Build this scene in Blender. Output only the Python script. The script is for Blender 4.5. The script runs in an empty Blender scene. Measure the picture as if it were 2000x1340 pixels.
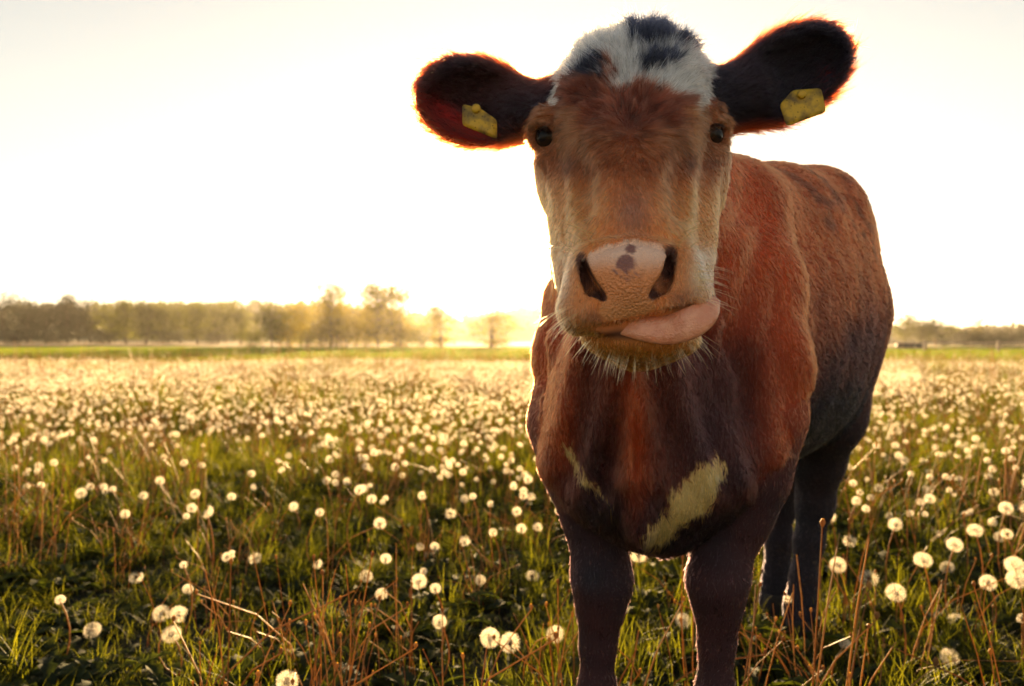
import bpy, math, random
import numpy as np
from mathutils import Vector, Matrix, Euler

rng = np.random.default_rng(7)
random.seed(7)
scene = bpy.context.scene
col = scene.collection

# ------------------------------------------------------------------ camera
CAM_Z = 0.85
FPX = 1556.0
cam_data = bpy.data.cameras.new('camera')
cam_data.sensor_width = 36.0
cam_data.lens = 28.0
cam_data.clip_start = 0.05
cam_data.clip_end = 6000.0
cam = bpy.data.objects.new('camera', cam_data)
cam.location = (0, 0, CAM_Z)
cam.rotation_euler = (math.radians(90), 0, 0)
cam_data.dof.use_dof = True
cam_data.dof.focus_distance = 1.10
cam_data.dof.aperture_fstop = 4.5
cam_data.dof.aperture_blades = 8
col.objects.link(cam)
scene.camera = cam

# ------------------------------------------------------------------ light
SUN_ELEV = math.radians(6.5)
SUN_AZ = math.radians(2.0)          # to the right of straight ahead (+Y)
world = bpy.data.worlds.new('World')
scene.world = world
world.use_nodes = True
nt = world.node_tree
nt.nodes.clear()
w_out = nt.nodes.new('ShaderNodeOutputWorld')
bg = nt.nodes.new('ShaderNodeBackground')
sky = nt.nodes.new('ShaderNodeTexSky')
sky.sky_type = 'NISHITA'
sky.sun_disc = False
sky.sun_elevation = SUN_ELEV
sky.sun_rotation = SUN_AZ
sky.air_density = 1.0
sky.dust_density = 0.3
sky.ozone_density = 1.0
hs = nt.nodes.new('ShaderNodeHueSaturation')
hs.inputs['Saturation'].default_value = 0.42
nt.links.new(sky.outputs[0], hs.inputs['Color'])
warm = nt.nodes.new('ShaderNodeMix'); warm.data_type = 'RGBA'; warm.blend_type = 'MULTIPLY'
warm.inputs['Factor'].default_value = 1.0
warm.inputs[7].default_value = (1.09, 0.97, 0.83, 1)      # the pale cream of an evening sky
nt.links.new(hs.outputs[0], warm.inputs[6])
nt.links.new(warm.outputs[2], bg.inputs[0])
bg.inputs[1].default_value = 0.044
nt.links.new(bg.outputs[0], w_out.inputs[0])

sun_data = bpy.data.lights.new('sun', 'SUN')
sun_data.energy = 5.0
sun_data.angle = math.radians(0.6)
sun_data.color = (1.0, 0.66, 0.30)
sun = bpy.data.objects.new('sun', sun_data)
sdir = Vector((math.sin(SUN_AZ) * math.cos(SUN_ELEV), math.cos(SUN_AZ) * math.cos(SUN_ELEV), math.sin(SUN_ELEV)))
sun.rotation_euler = sdir.to_track_quat('Z', 'Y').to_euler()
sun.location = (0, 0, 50)
col.objects.link(sun)

scene.view_settings.view_transform = 'Standard'
scene.view_settings.look = 'None'
scene.view_settings.gamma = 1.0
scene.view_settings.use_curve_mapping = False
scene.view_settings.exposure = 2.65

scene.render.engine = 'CYCLES'
cy = scene.cycles
cy.use_denoising = True
cy.use_adaptive_sampling = True
cy.adaptive_threshold = 0.02
cy.max_bounces = 8
cy.diffuse_bounces = 3
cy.glossy_bounces = 3
cy.transmission_bounces = 6
cy.transparent_max_bounces = 8
cy.volume_bounces = 0
cy.sample_clamp_indirect = 6.0
cy.caustics_reflective = False
cy.caustics_refractive = False
scene.cycles_curves.shape = 'RIBBONS'

# ------------------------------------------------------------------ helpers
def W(px, py, d):
    """a point seen at photo pixel (px, py) standing d metres in front of the lens"""
    return np.array(((px - 1000.0) / FPX * d, d, CAM_Z + (672.0 - py) / FPX * d))

def tag(o, label=None, cat=None, group=None, kind=None):
    if label: o['label'] = label
    if cat: o['category'] = cat
    if group: o['group'] = group
    if kind: o['kind'] = kind
    return o

def mesh_from(name, verts, faces, smooth=True):
    me = bpy.data.meshes.new(name)
    verts = np.asarray(verts, dtype=np.float32)
    me.vertices.add(len(verts))
    me.vertices.foreach_set('co', verts.ravel())
    if isinstance(faces, np.ndarray):
        n, k = faces.shape
        me.loops.add(n * k)
        me.loops.foreach_set('vertex_index', faces.astype(np.int32).ravel())
        me.polygons.add(n)
        me.polygons.foreach_set('loop_start', np.arange(0, n * k, k, dtype=np.int32))
        me.polygons.foreach_set('loop_total', np.full(n, k, dtype=np.int32))
    else:
        tot = np.array([len(f) for f in faces], dtype=np.int32)
        flat = np.array([i for f in faces for i in f], dtype=np.int32)
        me.loops.add(len(flat))
        me.loops.foreach_set('vertex_index', flat)
        me.polygons.add(len(tot))
        me.polygons.foreach_set('loop_start', np.concatenate(([0], np.cumsum(tot)[:-1])).astype(np.int32))
        me.polygons.foreach_set('loop_total', tot)
    me.update(calc_edges=True)
    if smooth:
        me.polygons.foreach_set('use_smooth', np.ones(len(me.polygons), dtype=bool))
    return me

def add_obj(name, data, mat=None, parent=None):
    o = bpy.data.objects.new(name, data)
    if mat is not None:
        data.materials.append(mat)
    if parent is not None:
        o.parent = parent
    col.objects.link(o)
    return o

def new_mat(name):
    m = bpy.data.materials.new(name)
    m.use_nodes = True
    n = m.node_tree
    n.nodes.clear()
    out = n.nodes.new('ShaderNodeOutputMaterial')
    return m, n, out

def lerp(a, b, t):
    return a + (b - a) * t

def sstep(e0, e1, x):
    t = np.clip((x - e0) / (e1 - e0), 0, 1)
    return t * t * (3 - 2 * t)

def vnoise(p, seed=0):
    """smooth value noise in [-1,1] at points p (N,3)"""
    q = np.floor(p).astype(np.int64)
    f = p - q
    f = f * f * (3 - 2 * f)
    def h(i, j, k):
        n = (i * 374761393 + j * 668265263 + k * 2147483647 + seed * 1274126177) & 0xffffffff
        n = ((n ^ (n >> 13)) * 1274126177) & 0xffffffff
        return ((n ^ (n >> 16)) & 0xffff) / 32767.5 - 1.0
    r = 0
    for a in (0, 1):
        for b in (0, 1):
            for c in (0, 1):
                w = (f[:, 0] if a else 1 - f[:, 0]) * (f[:, 1] if b else 1 - f[:, 1]) * (f[:, 2] if c else 1 - f[:, 2])
                r = r + w * h(q[:, 0] + a, q[:, 1] + b, q[:, 2] + c)
    return r

def in_poly(px, py, poly):
    inside = np.zeros(len(px), dtype=bool)
    n = len(poly)
    j = n - 1
    for i in range(n):
        xi, yi = poly[i]; xj, yj = poly[j]
        c = ((yi > py) != (yj > py)) & (px < (xj - xi) * (py - yi) / (yj - yi + 1e-9) + xi)
        inside ^= c
        j = i
    return inside
# ================================================================== THE COW
# one continuous body: smooth union of muscle masses, meshed by surface nets
class Prim:
    def __init__(s, kind, k, group, **kw):
        s.kind, s.k, s.group = kind, k, group
        s.__dict__.update(kw)
    def dist(s, x, y, z):
        if s.kind == 'e':
            dx, dy, dz = x - s.c[0], y - s.c[1], z - s.c[2]
            R = s.R
            lx = dx * R[0, 0] + dy * R[1, 0] + dz * R[2, 0]
            ly = dx * R[0, 1] + dy * R[1, 1] + dz * R[2, 1]
            lz = dx * R[0, 2] + dy * R[1, 2] + dz * R[2, 2]
            r = s.r
            k0 = np.sqrt((lx / r[0]) ** 2 + (ly / r[1]) ** 2 + (lz / r[2]) ** 2)
            k1 = np.sqrt((lx / r[0] ** 2) ** 2 + (ly / r[1] ** 2) ** 2 + (lz / r[2] ** 2) ** 2) + 1e-9
            return k0 * (k0 - 1.0) / k1
        a, b = s.a, s.b
        ba = b - a
        l2 = float(ba @ ba)
        t = np.clip(((x - a[0]) * ba[0] + (y - a[1]) * ba[1] + (z - a[2]) * ba[2]) / l2, 0, 1)
        d = np.sqrt((x - a[0] - t * ba[0]) ** 2 + (y - a[1] - t * ba[1]) ** 2 + (z - a[2] - t * ba[2]) ** 2)
        return d - (s.ra + (s.rb - s.ra) * t)
    def bounds(s):
        if s.kind == 'e':
            ext = np.sqrt(((s.R * s.r[None, :]) ** 2).sum(1))
            return s.c - ext, s.c + ext
        lo = np.minimum(s.a - s.ra, s.b - s.rb)
        hi = np.maximum(s.a + s.ra, s.b + s.rb)
        return lo, hi

PR = []
def El(c, r, k=0.03, g='body', rot=(0, 0, 0), sub=False):
    R = np.array(Euler([math.radians(v) for v in rot]).to_matrix())
    p = Prim('e', k, g, c=np.asarray(c, float), r=np.asarray(r, float), R=R); p.sub = sub
    PR.append(p)
def Rc(a, b, ra, rb, k=0.03, g='body', sub=False):
    p = Prim('c', k, g, a=np.asarray(a, float), b=np.asarray(b, float), ra=ra, rb=rb); p.sub = sub
    PR.append(p)
def Chain(pts, rad, k=0.03, g='body', sub=False):
    for i in range(len(pts) - 1):
        Rc(pts[i], pts[i + 1], rad[i], rad[i + 1], k, g, sub)

def sdf_at(P):
    x, y, z = P[:, 0], P[:, 1], P[:, 2]
    A = np.full(len(P), 0.5)
    for p in PR:
        d = p.dist(x, y, z); k = p.k
        if p.sub:
            h = np.clip(0.5 - 0.5 * (A + d) / k, 0, 1); A = A + (-d - A) * h + k * h * (1 - h)
        else:
            h = np.clip(0.5 + 0.5 * (A - d) / k, 0, 1); A = A + (d - A) * h - k * h * (1 - h)
    return A
def skin(px, py, off=0.0, d0=0.86):
    """the point of the hide met along the line of sight through a photo pixel, pushed OFF metres further"""
    ds = np.arange(d0, 1.8, 0.001)
    P = np.stack([W(px, py, d) for d in ds])
    v = sdf_at(P)
    i = int(np.argmax(v < 0))
    return W(px, py, ds[i] + off)

# ---- trunk
El((0.328, 1.62, 0.83), (0.222, 0.28, 0.325), .08, 'body', (0, 0, -12))       # forequarters
El((0.505, 1.84, 0.90), (0.222, 0.40, 0.335), .10, 'body', (0, 0, -36))        # rib cage
El((0.668, 2.03, 0.905), (0.226, 0.36, 0.355), .10, 'body', (0, 0, -42))      # belly
El((0.77, 2.18, 0.99), (0.205, 0.29, 0.285), .10, 'body', (0, 0, -42))        # hips
Chain([(0.47, 1.70, 1.13), (0.64, 1.92, 1.165), (0.80, 2.10, 1.195), (0.93, 2.27, 1.16)], [.075, .07, .075, .07], .12)   # spine
# ---- shoulders
Chain([W(1455, 410, 1.62), W(1482, 560, 1.52), W(1478, 720, 1.46), W(1458, 840, 1.44)], [.07, .072, .082, .082], .05)
Chain([W(1135, 600, 1.60), W(1140, 710, 1.55), W(1152, 850, 1.52)], [.078, .088, .086], .05)
# ---- neck
Chain([(0.175, 1.34, 1.13), (0.235, 1.45, 1.02), (0.31, 1.58, 0.92)], [.115, .15, .20], .07)
Chain([(0.20, 1.36, 1.17), (0.33, 1.55, 1.14), (0.46, 1.70, 1.13)], [.075, .085, .09], .08)
Chain([W(1235, 640, 1.30), W(1225, 760, 1.36), W(1240, 900, 1.40)], [.085, .12, .13], .06)
# chest point, brisket and dewlap
El(W(1265, 880, 1.44), (0.19, 0.14, 0.15), .06)
Chain([W(1228, 690, 1.222), W(1236, 800, 1.243), W(1243, 930, 1.263), W(1252, 1030, 1.296)], [.022, .020, .022, .026], .022)
Chain([W(1150, 690, 1.272), W(1172, 830, 1.297), W(1222, 985, 1.306)], [.024, .020, .016], .024)
Chain([W(1316, 690, 1.258), W(1330, 800, 1.290), W(1300, 920, 1.306)], [.020, .017, .014], .022)
Chain([W(1388, 640, 1.315), W(1412, 760, 1.342), W(1425, 870, 1.366)], [.022, .020, .020], .024)
Chain([W(1100, 670, 1.44), W(1108, 790, 1.43), W(1135, 890, 1.42), W(1205, 985, 1.37)], [.036, .036, .030, .018], .022)
Chain([W(1252, 1030, 1.36), W(1300, 1020, 1.42), W(1350, 960, 1.45)], [.036, .05, .06], .04)
El((0.30, 1.52, 0.63), (0.15, 0.22, 0.10), .08)
# ---- front legs
def leg_front(pts, k=.03):
    Chain([p for p, r in pts], [r for p, r in pts], k, 'leg')
leg_front([(W(1135, 830, 1.53), .105), (W(1150, 930, 1.51), .076), (W(1160, 1010, 1.50), .056), (W(1171, 1085, 1.492), .046),
           (W(1176, 1138, 1.475), .052), (W(1172, 1195, 1.485), .038), (W(1168, 1260, 1.495), .030), (W(1166, 1345, 1.495), .031),
           (W(1168, 1420, 1.47), .040), (W(1168, 1470, 1.44), .038)])
leg_front([(W(1462, 820, 1.47), .105), (W(1452, 930, 1.46), .078), (W(1438, 1010, 1.455), .058), (W(1411, 1082, 1.452), .047),
           (W(1401, 1138, 1.435), .051), (W(1402, 1195, 1.445), .037), (W(1400, 1260, 1.455), .029), (W(1396, 1345, 1.455), .030),
           (W(1394, 1430, 1.43), .040), (W(1394, 1480, 1.40), .038)])
# ---- hind legs
leg_front([((0.845, 2.16, 0.92), .165), ((0.852, 2.18, 0.66), .105), (W(1598, 900, 2.26), .066), (W(1592, 985, 2.30), .045), (W(1580, 1060, 2.30), .034),
           (W(1572, 1130, 2.29), .032), (W(1563, 1185, 2.28), .036), (W(1558, 1225, 2.26), .038)], .05)
leg_front([((0.80, 2.28, 0.88), .20), ((0.81, 2.42, 0.66), .11), (W(1530, 910, 2.50), .065), (W(1524, 985, 2.54), .044), (W(1521, 1060, 2.53), .034),
           (W(1518, 1120, 2.52), .033), (W(1514, 1165, 2.50), .037), (W(1512, 1195, 2.48), .038)], .05)
# tail
Chain([(0.98, 2.34, 1.16), (1.02, 2.42, 1.05), (1.00, 2.46, 0.80), (0.98, 2.46, 0.52)], [.035, .03, .022, .018], .03)

# ---- head
HX = 0.178
El((HX, 1.245, 1.150), (0.119, 0.112, 0.140), .03, 'head')                     # cranium
El(W(1242, 128, 1.255), (0.066, 0.075, 0.046), .05, 'head')                   # poll
El(W(1165, 165, 1.250), (0.050, 0.070, 0.042), .05, 'head')
El(W(1308, 160, 1.250), (0.054, 0.070, 0.042), .05, 'head')
El(W(1232, 275, 1.225), (0.123, 0.092, 0.095), .03, 'head')                   # orbit level
Rc(W(1195, 215, 1.215), W(1205, 480, 1.055), .080, .058, .04, 'head')         # nasal bridge
Rc(W(1268, 215, 1.215), W(1262, 480, 1.055), .080, .058, .04, 'head')
Rc(W(1142, 330, 1.262), W(1156, 545, 1.10), .068, .050, .035, 'head')          # cheeks
Rc(W(1324, 330, 1.262), W(1318, 545, 1.10), .068, .050, .035, 'head')
El(W(1083, 335, 1.245), (0.024, 0.060, 0.062), .025, 'head')
El(W(1384, 335, 1.245), (0.024, 0.060, 0.062), .025, 'head')
El(W(1116, 390, 1.285), (0.030, 0.075, 0.10), .03, 'head')                    # masseter
El(W(1350, 390, 1.285), (0.030, 0.075, 0.10), .03, 'head')
for sgn, ex, ey in ((-1, 1066, 268), (1, 1396, 263)):
    e = W(ex, ey, 1.195)
    El(e + np.array((-sgn * 0.010, .012, .028)), (.030, .036, .018), .014, 'head', (0, -sgn * 22, 0))   # brow
    El(e + np.array((-sgn * 0.006, .004, -.034)), (.024, .030, .012), .015, 'head', (0, sgn * 15, 0))   # lower rim
    Rc(e + np.array((-sgn * .018, -.012, -.05)), e + np.array((-sgn * .040, -.075, -.15)), .012, .010, .035, 'head')  # facial crest
    El(e + np.array((sgn * .002, -.008, 0)), (.026, .029, .026), .008, 'head', sub=True)                # socket
# muzzle
El(W(1238, 570, 1.035), (0.078, 0.085, 0.058), .03, 'head')
El(W(1228, 545, 0.985), (0.060, 0.046, 0.045), .02, 'head')                   # nose pad
El(W(1222, 497, 0.995), (0.058, 0.038, 0.018), .012, 'head')                  # upper rim of the pad
El(W(1134, 570, 1.010), (0.023, 0.052, 0.052), .02, 'head', (0, 8, 0))         # wings
El(W(1341, 555, 1.010), (0.022, 0.052, 0.052), .02, 'head', (0, -10, 0))
El(W(1150, 612, 1.005), (0.036, 0.050, 0.026), .02, 'head', (0, 8, 0))
El(W(1325, 588, 1.010), (0.040, 0.050, 0.025), .02, 'head', (0, -14, 0))
Rc(W(1190, 610, .985), W(1290, 596, .985), .026, .026, .02, 'head')           # upper lip
# lower jaw and chin
El(W(1250, 660, 1.050), (0.078, 0.076, 0.034), .005, 'head', (0, 2, 0))
Rc(W(1245, 640, 1.10), W(1235, 560, 1.30), .058, .085, .03, 'head')
# eyelids
for sgn, ex, ey in ((-1, 1066, 268), (1, 1396, 263)):
    e = W(ex, ey, 1.195)
    fw = np.array((sgn * .62, -.78, 0.06)); fw /= np.linalg.norm(fw)
    sd = np.array((sgn * .78, .62, 0.0)); up = np.array((0, 0, 1.0))
    ring = []
    for i in range(13):
        a = 2 * math.pi * i / 12
        ring.append(e + fw * (.006 - .004 * abs(math.cos(a))) + sd * (math.cos(a) * .0250) + up * (math.sin(a) * .0235 + math.cos(a) * .004))
    Chain(ring, [.0055] * 13, .006, 'head')
    Chain([p + fw * .0035 - up * .0030 for p in ring[1:6]], [.006, .0078, .0085, .0078, .006], .006, 'head')      # heavy upper lid
# nostrils: comma slits that run under the flared wings
SL = [(1141, 510, .0020), (1145, 526, .0034), (1152, 547, .0052), (1163, 567, .0064), (1181, 584, .0035)]
SR = [(1309, 497, .0024), (1306, 518, .0045), (1300, 541, .0062), (1290, 562, .0070), (1272, 579, .0036)]
El(skin(1126, 552, -.004), (.014, .009, .026), .012, 'head', (0, -14, 0), True)
El(skin(1328, 542, -.004), (.014, .009, .026), .012, 'head', (0, 14, 0), True)
slits = []
for P_, sg in ((SL, -1), (SR, 1)):
    for k in range(4):
        slits.append([skin(x, y, .003) + np.array((sg * .0016 * k, .007 * k, .0)) for x, y, r in P_])
for i, c_ in enumerate(slits):
    Chain(c_, [r + .0006 * (i % 4) for x, y, r in (SL if i < 4 else SR)], .005, 'head', sub=True)
# crease above the nose
Chain([skin(1172, 490), skin(1205, 476), skin(1240, 469), skin(1275, 476), skin(1306, 490)], [.003, .0045, .006, .0045, .003], .010, 'head', sub=True)
# mouth: the parting of the lips, open on the tongue's side
mo = [(1168, 640, .004), (1200, 640, .005), (1235, 634, .007), (1275, 628, .010), (1315, 618, .010), (1350, 602, .006)]
Chain([skin(x, y, .004) for x, y, r in mo], [r for x, y, r in mo], .006, 'head', sub=True)
# facial grooves below the eyes
for pts in (((1128, 300), (1136, 350), (1142, 410)), ((1334, 300), (1330, 350), (1324, 410))):
    Chain([skin(x, y, -.003) for x, y in pts], [.007, .009, .005], .03, 'head', sub=True)
# ---- ears
def ear(base, mid, tip, half_w, depth, rot, g):
    L = float(np.linalg.norm(tip - base)) * 0.5
    El(mid, (L, depth, half_w), .02, g, rot)
    R = np.array(Euler([math.radians(v) for v in rot]).to_matrix())
    off = R @ np.array((0.0, -depth * 0.80, 0.0))
    PR[-1].L = L
    El(mid + off, (L * 0.86, depth * 0.98, half_w * 0.84), .006, g, rot, sub=True)
ear(W(1036, 225, 1.27), W(926, 203, 1.265), W(812, 168, 1.255), .069, .036, (14, 8, 10), 'ear_l')
Chain([W(1085, 225, 1.275), W(1010, 222, 1.275)], [.052, .040], .03, 'ear_l')
ear(W(1432, 205, 1.27), W(1543, 146, 1.265), W(1652, 72, 1.255), .068, .036, (14, -27, -10), 'ear_r')
Chain([W(1380, 205, 1.275), W(1462, 186, 1.275)], [.054, .044], .03, 'ear_r')

def axis(a0, a1, fine0, fine1, hf, hc):
    fine = np.arange(fine0, fine1 + hf * .5, hf)
    pre = np.arange(a0, fine0 - hc * .3, hc)
    post = np.arange(fine1 + hc * .7, a1 + hc, hc)
    return np.concatenate((pre, fine, post))

HF = 0.0036
gx = axis(-0.20, 1.22, -0.18, 0.58, HF, 0.0085)
gy = axis(0.86, 2.78, 0.88, 1.36, HF, 0.0095)
gz = axis(-0.03, 1.42, 0.79, 1.40, HF, 0.0085)

def build_field():
    F = np.full((len(gx), len(gy), len(gz)), 0.5, dtype=np.float32)
    for p in PR:
        lo, hi = p.bounds()
        m = 0.03 + p.k
        sl = []
        for g, l, h in ((gx, lo[0], hi[0]), (gy, lo[1], hi[1]), (gz, lo[2], hi[2])):
            sl.append(slice(int(np.searchsorted(g, l - m)), int(np.searchsorted(g, h + m))))
        x = gx[sl[0]].astype(np.float32)[:, None, None]
        y = gy[sl[1]].astype(np.float32)[None, :, None]
        z = gz[sl[2]].astype(np.float32)[None, None, :]
        d = p.dist(x, y, z).astype(np.float32)
        A = F[sl[0], sl[1], sl[2]]
        k = np.float32(p.k)
        if p.sub:
            h = np.clip(0.5 - 0.5 * (A + d) / k, 0, 1)
            F[sl[0], sl[1], sl[2]] = A + (-d - A) * h + k * h * (1 - h)
        else:
            h = np.clip(0.5 + 0.5 * (A - d) / k, 0, 1)
            F[sl[0], sl[1], sl[2]] = A + (d - A) * h - k * h * (1 - h)
    return F

def surface_nets(F):
    S = F < 0
    nx, ny, nz = F.shape
    cnt = np.zeros((nx - 1, ny - 1, nz - 1), dtype=np.int8)
    corners = [(i, j, k) for i in (0, 1) for j in (0, 1) for k in (0, 1)]
    for i, j, k in corners:
        cnt += S[i:nx - 1 + i, j:ny - 1 + j, k:nz - 1 + k]
    act = (cnt > 0) & (cnt < 8)
    I, J, K = np.nonzero(act)
    idx = np.full(act.shape, -1, dtype=np.int32)
    idx[I, J, K] = np.arange(len(I))
    acc = np.zeros((len(I), 3)); num = np.zeros(len(I))
    G = (gx, gy, gz)
    val = {c: F[I + c[0], J + c[1], K + c[2]].astype(float) for c in corners}
    pos = {c: np.stack((gx[I + c[0]], gy[J + c[1]], gz[K + c[2]]), 1) for c in corners}
    for a in corners:
        for ax in range(3):
            if a[ax] == 0:
                b = list(a); b[ax] = 1; b = tuple(b)
                va, vb = val[a], val[b]
                cr = (va < 0) != (vb < 0)
                t = np.where(cr, va / (va - vb + 1e-20), 0)
                acc += np.where(cr[:, None], pos[a] + (pos[b] - pos[a]) * t[:, None], 0)
                num += cr
    V = acc / num[:, None]
    quads = []
    for ax in range(3):
        o1, o2 = [(1, 2), (2, 0), (0, 1)][ax]
        sl0 = [slice(1, n - 1) for n in F.shape]; sl0[ax] = slice(0, F.shape[ax] - 1)
        sl1 = list(sl0); sl1[ax] = slice(1, F.shape[ax])
        a = S[tuple(sl0)]; b = S[tuple(sl1)]
        E = np.argwhere(a != b)
        if not len(E): continue
        inside_first = a[tuple(E.T)]
        base = E.copy()
        for q in range(3):
            if q != ax: base[:, q] += 1
        def cell(d1, d2):
            c = base.copy(); c[:, o1] += d1; c[:, o2] += d2
            return idx[c[:, 0], c[:, 1], c[:, 2]]
        q = np.stack((cell(-1, -1), cell(0, -1), cell(0, 0), cell(-1, 0)), 1)
        q[~inside_first] = q[~inside_first][:, ::-1]
        quads.append(q)
    return V, np.concatenate(quads)

F = build_field()
CV, CQ = surface_nets(F)
del F

def vertex_normals(V, Q):
    n = np.cross(V[Q[:, 2]] - V[Q[:, 0]], V[Q[:, 3]] - V[Q[:, 1]])
    N = np.zeros_like(V)
    for c in range(4):
        for a in range(3):
            N[:, a] += np.bincount(Q[:, c], weights=n[:, a], minlength=len(V))
    return N / (np.linalg.norm(N, axis=1, keepdims=True) + 1e-12)

def relax(V, Q, it):
    for _ in range(it):
        s = np.zeros_like(V); c = np.zeros(len(V))
        for a, b in ((0, 1), (1, 2), (2, 3), (3, 0)):
            for u, v in ((a, b), (b, a)):
                for k in range(3):
                    s[:, k] += np.bincount(Q[:, u], weights=V[Q[:, v], k], minlength=len(V))
                c += np.bincount(Q[:, u], minlength=len(V))
        V = V * 0.4 + 0.6 * s / c[:, None]
    return V
CV = relax(CV, CQ, 3)
CN = vertex_normals(CV, CQ)

# which mass a vertex belongs to
def groups_at(P):
    gs = ['body', 'leg', 'head', 'ear_l', 'ear_r']
    best = np.full((len(P), len(gs)), 9.0)
    for p in PR:
        if p.sub: continue
        gi = gs.index(p.group)
        best[:, gi] = np.minimum(best[:, gi], p.dist(P[:, 0], P[:, 1], P[:, 2]))
    return np.argmin(best, 1)
CG = groups_at(CV)
print('cow verts', len(CV), 'quads', len(CQ))
# ---- coat colours (linear albedo) with some painted light and shade, laid out on the hide itself
def proj(P):
    return 1000 + P[:, 0] / P[:, 1] * FPX, 672 - (P[:, 2] - CAM_Z) / P[:, 1] * FPX

BLAZE = [(1026, 215), (1032, 180), (1044, 136), (1064, 104), (1098, 74), (1132, 50), (1162, 28), (1194, 14), (1226, 14),
         (1218, 60), (1222, 80), (1246, 90), (1278, 84), (1308, 82), (1338, 88), (1366, 106), (1402, 132), (1422, 162), (1426, 185),
         (1384, 200), (1374, 215), (1367, 232), (1358, 220), (1357, 192), (1325, 184), (1298, 172), (1268, 160), (1245, 156), (1222, 160), (1196, 172),
         (1186, 166), (1203, 145), (1212, 132), (1195, 138), (1152, 142), (1172, 130), (1186, 120), (1190, 112), (1164, 108), (1132, 122), (1104, 150), (1086, 176),
         (1083, 186), (1086, 200), (1078, 208), (1062, 202)]
HOLE = [(1240, 112), (1258, 102), (1290, 97), (1324, 101), (1340, 114), (1312, 126), (1286, 132), (1264, 146), (1250, 122)]
BRISKET = [(1398, 884), (1416, 908), (1420, 926), (1398, 962), (1392, 990), (1330, 1040), (1272, 1076), (1254, 1052), (1282, 1020), (1310, 962), (1352, 918)]
STRIPE = [(1092, 862), (1112, 886), (1140, 926), (1172, 962), (1208, 988), (1166, 970), (1132, 933), (1104, 892)]
PAD = [(1146, 500), (1165, 486), (1200, 476), (1240, 470), (1285, 476), (1306, 490), (1304, 530), (1290, 560), (1272, 580), (1282, 602), (1262, 614), (1210, 624),
       (1182, 626), (1166, 606), (1180, 586), (1172, 572), (1156, 545), (1145, 520)]
C = lambda *v: np.array(v)
BODY = C(.42, .066, .018); DARK = C(.010, .012, .023); FORE = C(.135, .036, .022); TAN = C(.82, .29, .10); GOLD = C(.70, .265, .080)
GREY = C(.40, .185, .135); WHITE = C(.74, .72, .70); CREAM = C(.74, .48, .26); YEL = C(.60, .44, .17)

def mixc(c, d, t):
    return c + (d - c) * np.clip(t, 0, 1)[:, None]

def blob(px, py, cx, cy, rx, ry):
    return np.exp(-(((px - cx) / rx) ** 2 + ((py - cy) / ry) ** 2))

def seg_dist(P, pts):
    r = np.full(len(P), 9.0)
    for a, b in zip(pts[:-1], pts[1:]):
        ba = b - a; t = np.clip(((P - a) @ ba) / (ba @ ba), 0, 1)
        r = np.minimum(r, np.linalg.norm(P - a - t[:, None] * ba, axis=1))
    return r

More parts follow.
